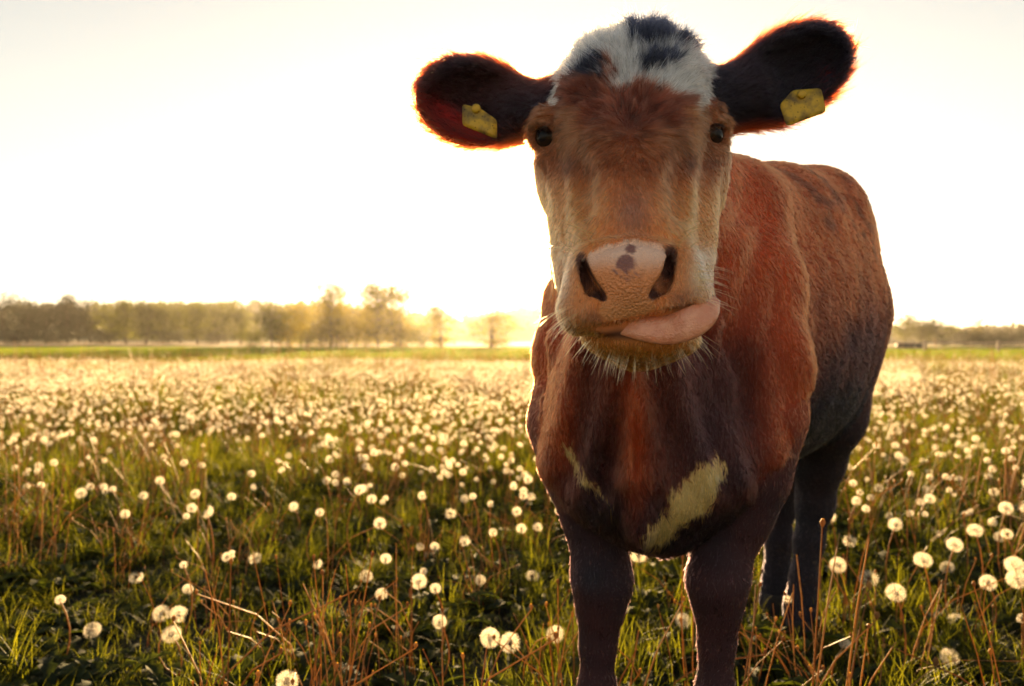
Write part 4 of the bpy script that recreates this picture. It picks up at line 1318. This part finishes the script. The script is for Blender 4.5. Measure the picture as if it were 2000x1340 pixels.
def blades(seed, nb, h0, h1, w, spread, bend, seg=4, mat=None):
    r = np.random.default_rng(seed); V, Fc = [], []
    for b in range(nb):
        o = np.array((r.normal(0, spread), r.normal(0, spread), -.01)); a = r.uniform(0, 6.28)
        h = r.uniform(h0, h1); d = np.array((math.cos(a), math.sin(a), 0)); s = np.array((-d[1], d[0], 0)); bn = r.uniform(.2, 1) * bend
        ww = w * r.uniform(.6, 1.2); base = len(V)
        for k in range(seg + 1):
            t = k / seg
            p = o + d * h * bn * t * t + np.array((0, 0, 1)) * h * (t - .38 * bn * t * t) + d * .12 * h * t
            wd = ww * (1 - t ** 1.6) * .5 + .0003
            V += [p - s * wd, p + s * wd]
        for k in range(seg):
            q = base + 2 * k; Fc.append((q, q + 1, q + 3, q + 2))
    m = mesh_from('blades', V, np.array(Fc)); m.materials.append(mat); return m

def rosette(seed):
    r = np.random.default_rng(seed); V, Fc = [], []
    for b in range(9):
        a = r.uniform(0, 6.28); d = np.array((math.cos(a), math.sin(a), 0)); s = np.array((-d[1], d[0], 0))
        L = r.uniform(.09, .17); up = r.uniform(.3, 1.0); base = len(V); seg = 9
        for k in range(seg + 1):
            t = k / seg
            p = d * L * t + np.array((0, 0, 1)) * L * (up * t - .75 * up * t * t)
            wd = (.004 + .016 * math.sin(min(t * 1.15, 1) * math.pi * .8) * (.45 if k % 2 else 1.1)) * (1 if k < seg else .1)
            V += [p - s * wd + np.array((0, 0, wd * .5)), p, p + s * wd + np.array((0, 0, wd * .5))]
        for k in range(seg):
            q = base + 3 * k; Fc += [(q, q + 1, q + 4, q + 3), (q + 1, q + 2, q + 5, q + 4)]
    m = mesh_from('rosette', V, np.array(Fc)); m.materials.append(rosette_m); return m

def dry_stems(seed, nb):
    r = np.random.default_rng(seed); V, Fc = [], []
    for b in range(nb):
        o = np.array((r.normal(0, .05), r.normal(0, .05), -.01)); a = r.uniform(0, 6.28); h = r.uniform(.14, .34); ln = abs(r.normal(0, .45))
        d = np.array((math.cos(a), math.sin(a), 0))
        pts = [o + d * h * ln * t * t + np.array((0, 0, h * (t - .3 * ln * t * t))) for t in (0, .33, .66, 1)]
        tube(V, Fc, [np.array(p) for p in pts], [.0019, .0017, .0015, .0012], 4)
        if r.random() < .6:
            tube(V, Fc, [pts[-1], pts[-1] + np.array((0, 0, .006)), pts[-1] + np.array((0, 0, .011))], [.0015, .0045, .002], 6)
    m = mesh_from('dry_stems', V, np.array(Fc)); m.materials.append(dry_m); return m

# ---- dandelion clocks
def pappus_material():
    m, n, out = new_mat('pappus')
    d = n.nodes.new('ShaderNodeBsdfDiffuse'); d.inputs[0].default_value = (.86, .80, .68, 1)
    t = n.nodes.new('ShaderNodeBsdfTranslucent'); t.inputs[0].default_value = (.92, .84, .68, 1)
    ms = n.nodes.new('ShaderNodeMixShader'); ms.inputs[0].default_value = .6
    n.links.new(d.outputs[0], ms.inputs[1]); n.links.new(t.outputs[0], ms.inputs[2]); n.links.new(ms.outputs[0], out.inputs[0])
    return m
pap_m = pappus_material()
core_m, n, out = new_mat('seed_brown'); p = n.nodes.new('ShaderNodeBsdfPrincipled'); p.inputs['Base Color'].default_value = (.10, .055, .025, 1); p.inputs['Roughness'].default_value = .8; n.links.new(p.outputs[0], out.inputs[0])

def clock(seed, nseed, keep=1.0, rays=7, wid=.00042, R=.0225):
    """a seed head: brown core, seeds on thin stalks, each with a parachute of hairs"""
    r = np.random.default_rng(seed); V, Fc, mats = [], [], []
    cut = unit(r.standard_normal(3)) * np.array((1, 1, .4))
    for i in range(nseed):
        zz = 1 - 2 * (i + .5) / nseed; ph = i * 2.399963
        u = np.array((math.sqrt(1 - zz * zz) * math.cos(ph), math.sqrt(1 - zz * zz) * math.sin(ph), zz)) + r.normal(0, .06, 3)
        u = unit(u)
        if u[2] < -.86: continue
        if keep < 1 and (u @ unit(cut)) > (2 * keep - 1) + r.normal(0, .15): continue
        s = unit(np.cross(u, (.3, .5, .8))); v = np.cross(s, u)
        rr = R * r.uniform(.92, 1.06)
        b = len(V)
        V += [u * .0045 + s * .0007, u * .0045 - s * .0007, u * .0090 + s * .0004, u * .0090 - s * .0004]; Fc.append((b, b + 1, b + 3, b + 2)); mats.append(1)
        b = len(V)
        V += [u * .0090 + s * .00016, u * .0090 - s * .00016, u * rr * .78 + s * .00016, u * rr * .78 - s * .00016]; Fc.append((b, b + 1, b + 3, b + 2)); mats.append(0)
        a0 = r.uniform(0, 6.28)
        for k in range(rays):
            a = a0 + 2 * math.pi * k / rays
            e = s * math.cos(a) + v * math.sin(a); f = np.cross(u, e)
            tip = u * rr * (1.0 + r.uniform(-.04, .06)) + e * R * .36
            b = len(V); o_ = u * rr * .78
            V += [o_ - f * wid * .5, o_ + f * wid * .5, tip + f * wid * .35, tip - f * wid * .35]; Fc.append((b, b + 1, b + 2, b + 3)); mats.append(0)
    # core
    b0 = len(V); nu, nv = 8, 5
    for j in range(nv + 1):
        th = math.pi * j / nv
        for i in range(nu):
            V.append(np.array((.0048 * math.sin(th) * math.cos(2 * math.pi * i / nu), .0048 * math.sin(th) * math.sin(2 * math.pi * i / nu), .0045 * math.cos(th) - .001)))
    for j in range(nv):
        for i in range(nu):
            a = b0 + j * nu + i; b = b0 + j * nu + (i + 1) % nu; Fc.append((a, a + nu, b + nu, b)); mats.append(1)
    m = mesh_from('seed_head', V, np.array(Fc)); m.materials.append(pap_m); m.materials.append(core_m)
    m.polygons.foreach_set('material_index', np.array(mats, np.int32)); return m

def stem_mesh(seed, lean):
    r = np.random.default_rng(seed); V, Fc = [], []
    a = r.uniform(0, 6.28); d = np.array((math.cos(a), math.sin(a), 0))
    pts = [d * lean * (t * t - t) + np.array((0, 0, t)) for t in np.linspace(0, 1, 6)]
    base = len(V)
    tube(V, Fc, [np.array(p) for p in pts], [1.0] * 6, 6)
    V = np.array(V)
    # tube radius is in units of the stem's thickness: x/y offset around the axis kept small
    ctr = np.repeat(np.array(pts), 6, axis=0)
    V = ctr + (V - ctr) * np.array((.0021, .0021, .0))
    m = mesh_from('stem', V, np.array(Fc)); m.materials.append(dry_m if seed % 2 else grass_m); return m
CLOCKS = [clock(1, 120), clock(2, 105), clock(3, 120, .72), clock(4, 110, .5), clock(5, 130)]
STEMS = [stem_mesh(i, .05 + .05 * i) for i in range(4)]

G_D = 'dandelion clocks in the near meadow'
COWPOLY = [(1085, 540), (1040, 650), (1045, 770), (1070, 900), (1110, 1080), (1130, 1340), (1205, 1340), (1228, 1090), (1230, 1020), (1262, 1075), (1378, 1005), (1345, 1080), (1372, 1260), (1362, 1340), (1430, 1340), (1455, 1130), (1500, 1030), (1495, 1190), (1600, 1230), (1600, 1040), (1645, 880), (1720, 770), (1747, 640), (1700, 430), (1430, 330)]
LEGS = [(.165, 1.45), (.365, 1.41), (.81, 2.27), (.82, 2.47)]
n_clock = 0
def dandelion(x, y, h, s, label, v=None, group=G_D):
    global n_clock
    e = bpy.data.objects.new('dandelion', None); e.empty_display_size = .05; col.objects.link(e)
    z = float(terrain(np.array([x]), np.array([y]))[0])
    e.location = (x, y, z)
    tag(e, label, 'dandelion', group)
    st = bpy.data.objects.new('stem', STEMS[int(rng.integers(0, 4))]); st.parent = e; col.objects.link(st); st.scale = (1, 1, h)
    hd = bpy.data.objects.new('seed_head', CLOCKS[v if v is not None else int(rng.choice(5, p=(.25, .21, .19, .15, .20)))]); hd.parent = e; col.objects.link(hd)
    hd.location = (0, 0, h + .003); hd.scale = (s, s, s * rng.uniform(.86, 1.0)); hd.rotation_euler = (rng.normal(0, .25), rng.normal(0, .25), rng.uniform(0, 6.28))
    n_clock += 1
NAMED = [
    (957, 1250, 38, 'big round dandelion clock at the bottom, left of two touching ones'), (997, 1260, 40, 'big round dandelion clock at the bottom, right of two touching ones'),
    (560, 1336, 42, 'dandelion clock cut off by the bottom edge left of the touching pair'), (335, 1243, 36, 'lowest dandelion clock of the cluster in the dark grass at lower left'),
    (350, 1204, 35, 'middle dandelion clock of the cluster in the dark grass at lower left'), (315, 1203, 32, 'leftmost dandelion clock of the cluster in the dark grass at lower left'),
    (818, 1140, 31, 'lone round dandelion clock above the touching pair at the bottom'), (497, 1094, 25, 'small lone dandelion clock in the dark grass left of the middle'),
    (403, 1003, 26, 'bright dandelion clock standing alone left in the middle distance'), (158, 967, 21, 'bright small dandelion clock alone near the left edge'),
    (1085, 1243, 34, 'dandelion clock right of the touching pair beside the front leg'), (1697, 1133, 36, 'dandelion clock with a dark core right of the hind leg'),
    (1750, 1162, 37, 'flat-topped pale dandelion clock right of the one with a dark core'), (1803, 1098, 34, 'round dandelion clock on a tall stem right of the hind leg'),
    (1868, 1218, 31, 'dandelion clock low in the grass near the lower right corner'), (1335, 1288, 31, 'dandelion clock between the two front legs'),
    (1637, 1108, 31, 'dandelion clock next to the near hind leg'), (1982, 1108, 36, 'upper of two dandelion clocks at the right edge'), (1986, 1136, 36, 'lower of two dandelion clocks at the right edge'),
    (1930, 1142, 31, 'dandelion clock left of the pair at the right edge'), (1855, 1300, 35, 'ragged dandelion clock at the lower right corner of the meadow'), (1905, 1040, 29, 'dandelion clock on a tall stem high at the right'),
    (1500, 1226, 27, 'ragged dandelion clock between the front leg and the hind hooves'), (1247, 1090, 30, 'dandelion clock seen under the brisket between the front legs'), (1546, 1000, 22, 'dandelion clock seen between the two hind legs'),
    (880, 1006, 22, 'bright dandelion clock left of the front leg in the middle distance'), (742, 1026, 24, 'dandelion clock on a leaning stem left of the front leg'), (1040, 1130, 26, 'ragged dandelion clock close to the front leg'),
    (715, 1212, 26, 'small ragged dandelion clock left of the lone round one'), (180, 1310, 32, 'ragged dandelion clock in the bottom left corner'), (1562, 972, 20, 'small dandelion clock just above the one between the hind legs'),
    (1660, 1060, 26, 'dandelion clock behind the one next to the hind leg'), (1620, 1012, 24, 'dandelion clock right of the upper hind leg'), (1850, 1112, 26, 'ragged dandelion clock right of the round one on a tall stem'),
    (1965, 996, 26, 'dandelion clock near the right edge above the pair'), (1865, 1068, 30, 'dandelion clock beside the tall one high at the right'),
]
RAG = {'ragged': 2}
for px, py, dm, lab in NAMED:
    d = .0455 * FPX / dm
    p_ = W(px, py, d)
    dandelion(p_[0], p_[1], max(p_[2], .05), 1.0, lab, 2 if 'ragged' in lab else None)
named_xy = np.array([W(px, py, .0455 * FPX / dm)[:2] for px, py, dm, lab in NAMED])

# the crowd of clocks: the 300 nearest in view are objects, the rest one drift
N0 = 235000
yy = np.sqrt(rng.uniform(1.9 ** 2, 31.0 ** 2, N0)); xx = (rng.random(N0) * 2 - 1) * (yy * .95 + 1.4)
area = .95 * (31 ** 2 - 1.9 ** 2) + 2.8 * (31 - 1.9)
dens0 = N0 / area
P2 = np.stack((xx, yy, 0 * xx), 1)
patch = vnoise(P2 * np.array((.55, .40, 1)), 41) + .5 * vnoise(P2 * np.array((1.6, 1.1, 1)), 42)
want = np.interp(yy, [1.9, 3, 4.5, 7, 10, 16, 24, 27, 31], [14, 25, 42, 70, 110, 150, 150, 70, 0]) * np.clip(1 + .75 * patch, .08, 2)
want *= np.where(xx > .5 * yy + .2, np.interp(yy, [2, 6, 12, 30], [1.3, .7, .35, .25]), 1)
keep = rng.random(N0) < want / dens0
for lx, ly in LEGS:
    keep &= (xx - lx) ** 2 + (yy - ly) ** 2 > .11 ** 2
keep &= (((xx[:, None] - named_xy[None, :, 0]) ** 2 + (yy[:, None] - named_xy[None, :, 1]) ** 2).min(1) > .07 ** 2)
xx, yy = xx[keep], yy[keep]
hh = np.clip(rng.normal(.185, .05, len(xx)), .07, .33) * np.interp(yy, [2, 3, 5], [.8, .95, 1.1])
ss = rng.uniform(.50, .95, len(xx))
qx = 1000 + xx / yy * FPX; qy = 672 + (CAM_Z - hh) / yy * FPX
vis = (qx > 5) & (qx < 1995) & (qy < 1335) & ~in_poly(qx, qy, COWPOLY)
order = np.argsort(np.where(vis, yy, 999))
first = order[:300 - n_clock]
isf = np.zeros(len(xx), bool); isf[first] = True
for i in first:
    right = qx[i] > 1480
    mid = 1100 < qx[i] <= 1480
    lab = ('small dandelion clock right of the cow ' + ('close to the hind legs' if qx[i] < 1760 else 'towards the right edge') + (' low down' if qy[i] > 950 else ' farther off') if right else 'small dandelion clock in the grass between the legs of the cow' if mid else
           'small dandelion clock in the darker near grass ' + ('near the left edge' if qx[i] < 350 else 'left of the middle' if qx[i] < 720 else 'just left of the front legs') if qy[i] > 1010 else
           'small dandelion clock in the bright grass ' + ('near the left edge' if qx[i] < 350 else 'left of the middle' if qx[i] < 720 else 'just left of the cow') + (', nearer rows' if qy[i] > 930 else ', farther rows'))
    dandelion(xx[i], yy[i], hh[i], ss[i], lab)
far_clock = [clock(11, 46, 1, 4, .0011), clock(12, 40, .75, 4, .0011), clock(13, 50, 1, 4, .0011)]
def whole(seed, head):
    import bmesh
    bm = bmesh.new(); V, Fc = [], []
    pts = [np.array((0, 0, -.24)), np.array((.008, .004, -.12)), np.array((0, 0, 0))]
    tube(V, Fc, pts, [.0022, .002, .0018], 4)
    hv = np.empty(len(head.vertices) * 3, np.float32); head.vertices.foreach_get('co', hv)
    hv = hv.reshape(-1, 3); b = len(V)
    fi = np.empty(len(head.loops), np.int32); head.loops.foreach_get('vertex_index', fi)
    mi = np.empty(len(head.polygons), np.int32); head.polygons.foreach_get('material_index', mi)
    m = mesh_from('far_clock', np.concatenate((np.array(V), hv)), np.concatenate((np.array(Fc), fi.reshape(-1, 4) + b)))
    m.materials.append(pap_m); m.materials.append(core_m); m.materials.append(dry_m)
    m.polygons.foreach_set('material_index', np.concatenate((np.full(len(Fc), 2, np.int32), mi))); bm.free(); return m
FARK = [whole(i, h) for i, h in enumerate(far_clock)]
rx, ry, rh, rs = xx[~isf], yy[~isf], hh[~isf], ss[~isf]
k = len(rx)
big = np.interp(ry, [4, 12, 28], [.95, .95, 1.1])
gn_scatter('dandelion_drift', np.stack((rx, ry, rh + terrain(rx, ry)), 1), np.stack((rng.normal(0, .12, k), rng.normal(0, .12, k), rng.uniform(0, 6.28, k)), 1),
           np.stack([rs * big] * 3, 1), rng.integers(0, 3, k), FARK, label='drift of white dandelion clocks filling the meadow')
print('clocks', n_clock, k)

# ---- the grass itself
KINDS = [blades(20 + i, 40, .04, .125, .0030, .036, .85, 4, grass_m) for i in range(4)] + \
        [blades(30 + i, 30, .08, .19, .0025, .03, .6, 4, grass_m) for i in range(2)] + \
        [rosette(40 + i) for i in range(3)] + [dry_stems(50 + i, 7) for i in range(3)]
def scatter_zone(y0, y1, per_m2, sz, probs, wide=.95):
    A = wide * (y1 ** 2 - y0 ** 2) + 2 * (y1 - y0)
    n_ = int(A * per_m2)
    y = np.sqrt(rng.uniform(y0 ** 2, y1 ** 2, n_)); x = (rng.random(n_) * 2 - 1) * (y * wide + 1.0)
    ok = np.ones(n_, bool)
    for lx, ly in LEGS:
        ok &= (x - lx) ** 2 + (y - ly) ** 2 > .06 ** 2
    x, y = x[ok], y[ok]; n_ = len(x)
    q = np.stack((x, y, 0 * x), 1)
    s = sz * rng.uniform(.7, 1.25, n_) * (1 + .30 * vnoise(q * .8, 51))
    return (np.stack((x, y, terrain(x, y)), 1), np.stack((rng.normal(0, .1, n_), rng.normal(0, .1, n_), rng.uniform(0, 6.28, n_)), 1),
            np.stack((s, s, s * rng.uniform(.8, 1.2, n_)), 1), rng.choice(12, n_, p=probs))
pn = np.array([.14] * 4 + [.07] * 2 + [.13] * 3 + [.022] * 3); pn /= pn.sum()
pf = np.array([.15] * 4 + [.14] * 2 + [.02] * 3 + [.018] * 3); pf /= pf.sum()
short_ = np.array([.25] * 4 + [0] * 8)
Z = [scatter_zone(.05, 1.55, 150, .9, short_), scatter_zone(1.55, 4.5, 185, 1.0, pn), scatter_zone(4.5, 9, 130, 1.15, pf), scatter_zone(9, 18, 60, 1.5, pf), scatter_zone(18, 34, 26, 2.0, pf)]
cat_ = [np.concatenate([z[i] for z in Z]) for i in range(4)]
past_m = leaf_mat('pasture_blade', (.035, .060, .012), (.085, .125, .022), .4, .55, .5)
PK = [blades(80 + i, 30, .05, .13, .006, .05, .7, 3, past_m) for i in range(3)]
zp = scatter_zone(32, 108, 9, 2.4, np.array([1 / 12] * 12), .95)
print('grass clumps', len(cat_[0]))
gn_scatter('grass', *cat_, KINDS, label='meadow grass with dandelion leaves and dry stems')

# the meadow goes on behind the lens, clocks enlarged to bounce fill light
def behind(n_, y0, y1, w):
    y = -rng.uniform(y0, y1, n_); x = rng.uniform(-w, w, n_)
    return x, y
bx, by = behind(26000, .6, 18, 14)
k = len(bx)
gn_scatter('dandelion_drift', np.stack((bx, by, np.clip(rng.normal(.19, .05, k), .08, .33)), 1), np.stack((rng.normal(0, .12, k), rng.normal(0, .12, k), rng.uniform(0, 6.28, k)), 1),
           np.stack([rng.uniform(1.0, 1.4, k)] * 3, 1), rng.integers(0, 3, k), FARK, label='unseen dandelion clocks on the camera side, enlarged to bounce warm light')
bx, by = behind(12000, .4, 16, 14)
k = len(bx); sc_ = 1.5 * rng.uniform(.7, 1.3, k)
gn_scatter('grass', np.stack((bx, by, 0 * bx), 1), np.stack((rng.normal(0, .1, k), rng.normal(0, .1, k), rng.uniform(0, 6.28, k)), 1), np.stack([sc_] * 3, 1), rng.choice(12, k, p=pf), KINDS, label='unseen meadow grass on the camera side')

gn_scatter('pasture_grass', zp[0], zp[1], zp[2], zp[3] % 3, PK, label='plain green pasture strip before the trees')

# ---- rush tussocks at the edge of the pasture
TUS = blades(70, 220, .25, .55, .012, .16, .7, 3, leaf_mat('rush', (.012, .018, .012), (.05, .06, .02), 2, .3))
TUS.name = 'rush_tussock'
for px, d, s, lab in ((20, 30, 1.25, 'dark rush tussock at the left edge of the meadow'), (58, 31, 1.1, 'dark rush tussock second from the left edge'), (96, 32.5, .8, 'small dark rush tussock third from the left edge'), (165, 33, .95, 'dark rush tussock standing apart, rightmost of the four')):
    o = bpy.data.objects.new('rush_tussock', TUS); col.objects.link(o)
    o.location = ((px - 1000) / FPX * d, d, float(terrain(np.array([(px - 1000) / FPX * d]), np.array([d]))[0])); o.scale = (s * 1.8, s, s); o.rotation_euler = (0, 0, px)
    tag(o, lab, 'tussock', 'rush tussocks at the edge of the pasture')

# ---- the evening haze: a closed box of even air round camera and scene
HAZE = 0.00014
if HAZE > 0:
    V = [(x, y, z) for z in (-1.2, 30.0) for y in (-1450, 1450) for x in (-1450, 1450)]
    hz = add_obj('haze', mesh_from('haze', V, [(0, 2, 3, 1), (4, 5, 7, 6), (0, 1, 5, 4), (2, 6, 7, 3), (0, 4, 6, 2), (1, 3, 7, 5)], smooth=False))
    m, n, out = new_mat('haze_air')
    pv = n.nodes.new('ShaderNodeVolumePrincipled')
    pv.inputs['Color'].default_value = (1, .93, .82, 1); pv.inputs['Density'].default_value = HAZE; pv.inputs['Anisotropy'].default_value = .74
    n.links.new(pv.outputs[0], out.inputs['Volume'])
    hz.data.materials.append(m)
    tag(hz, 'golden evening haze over the meadow', kind='stuff')
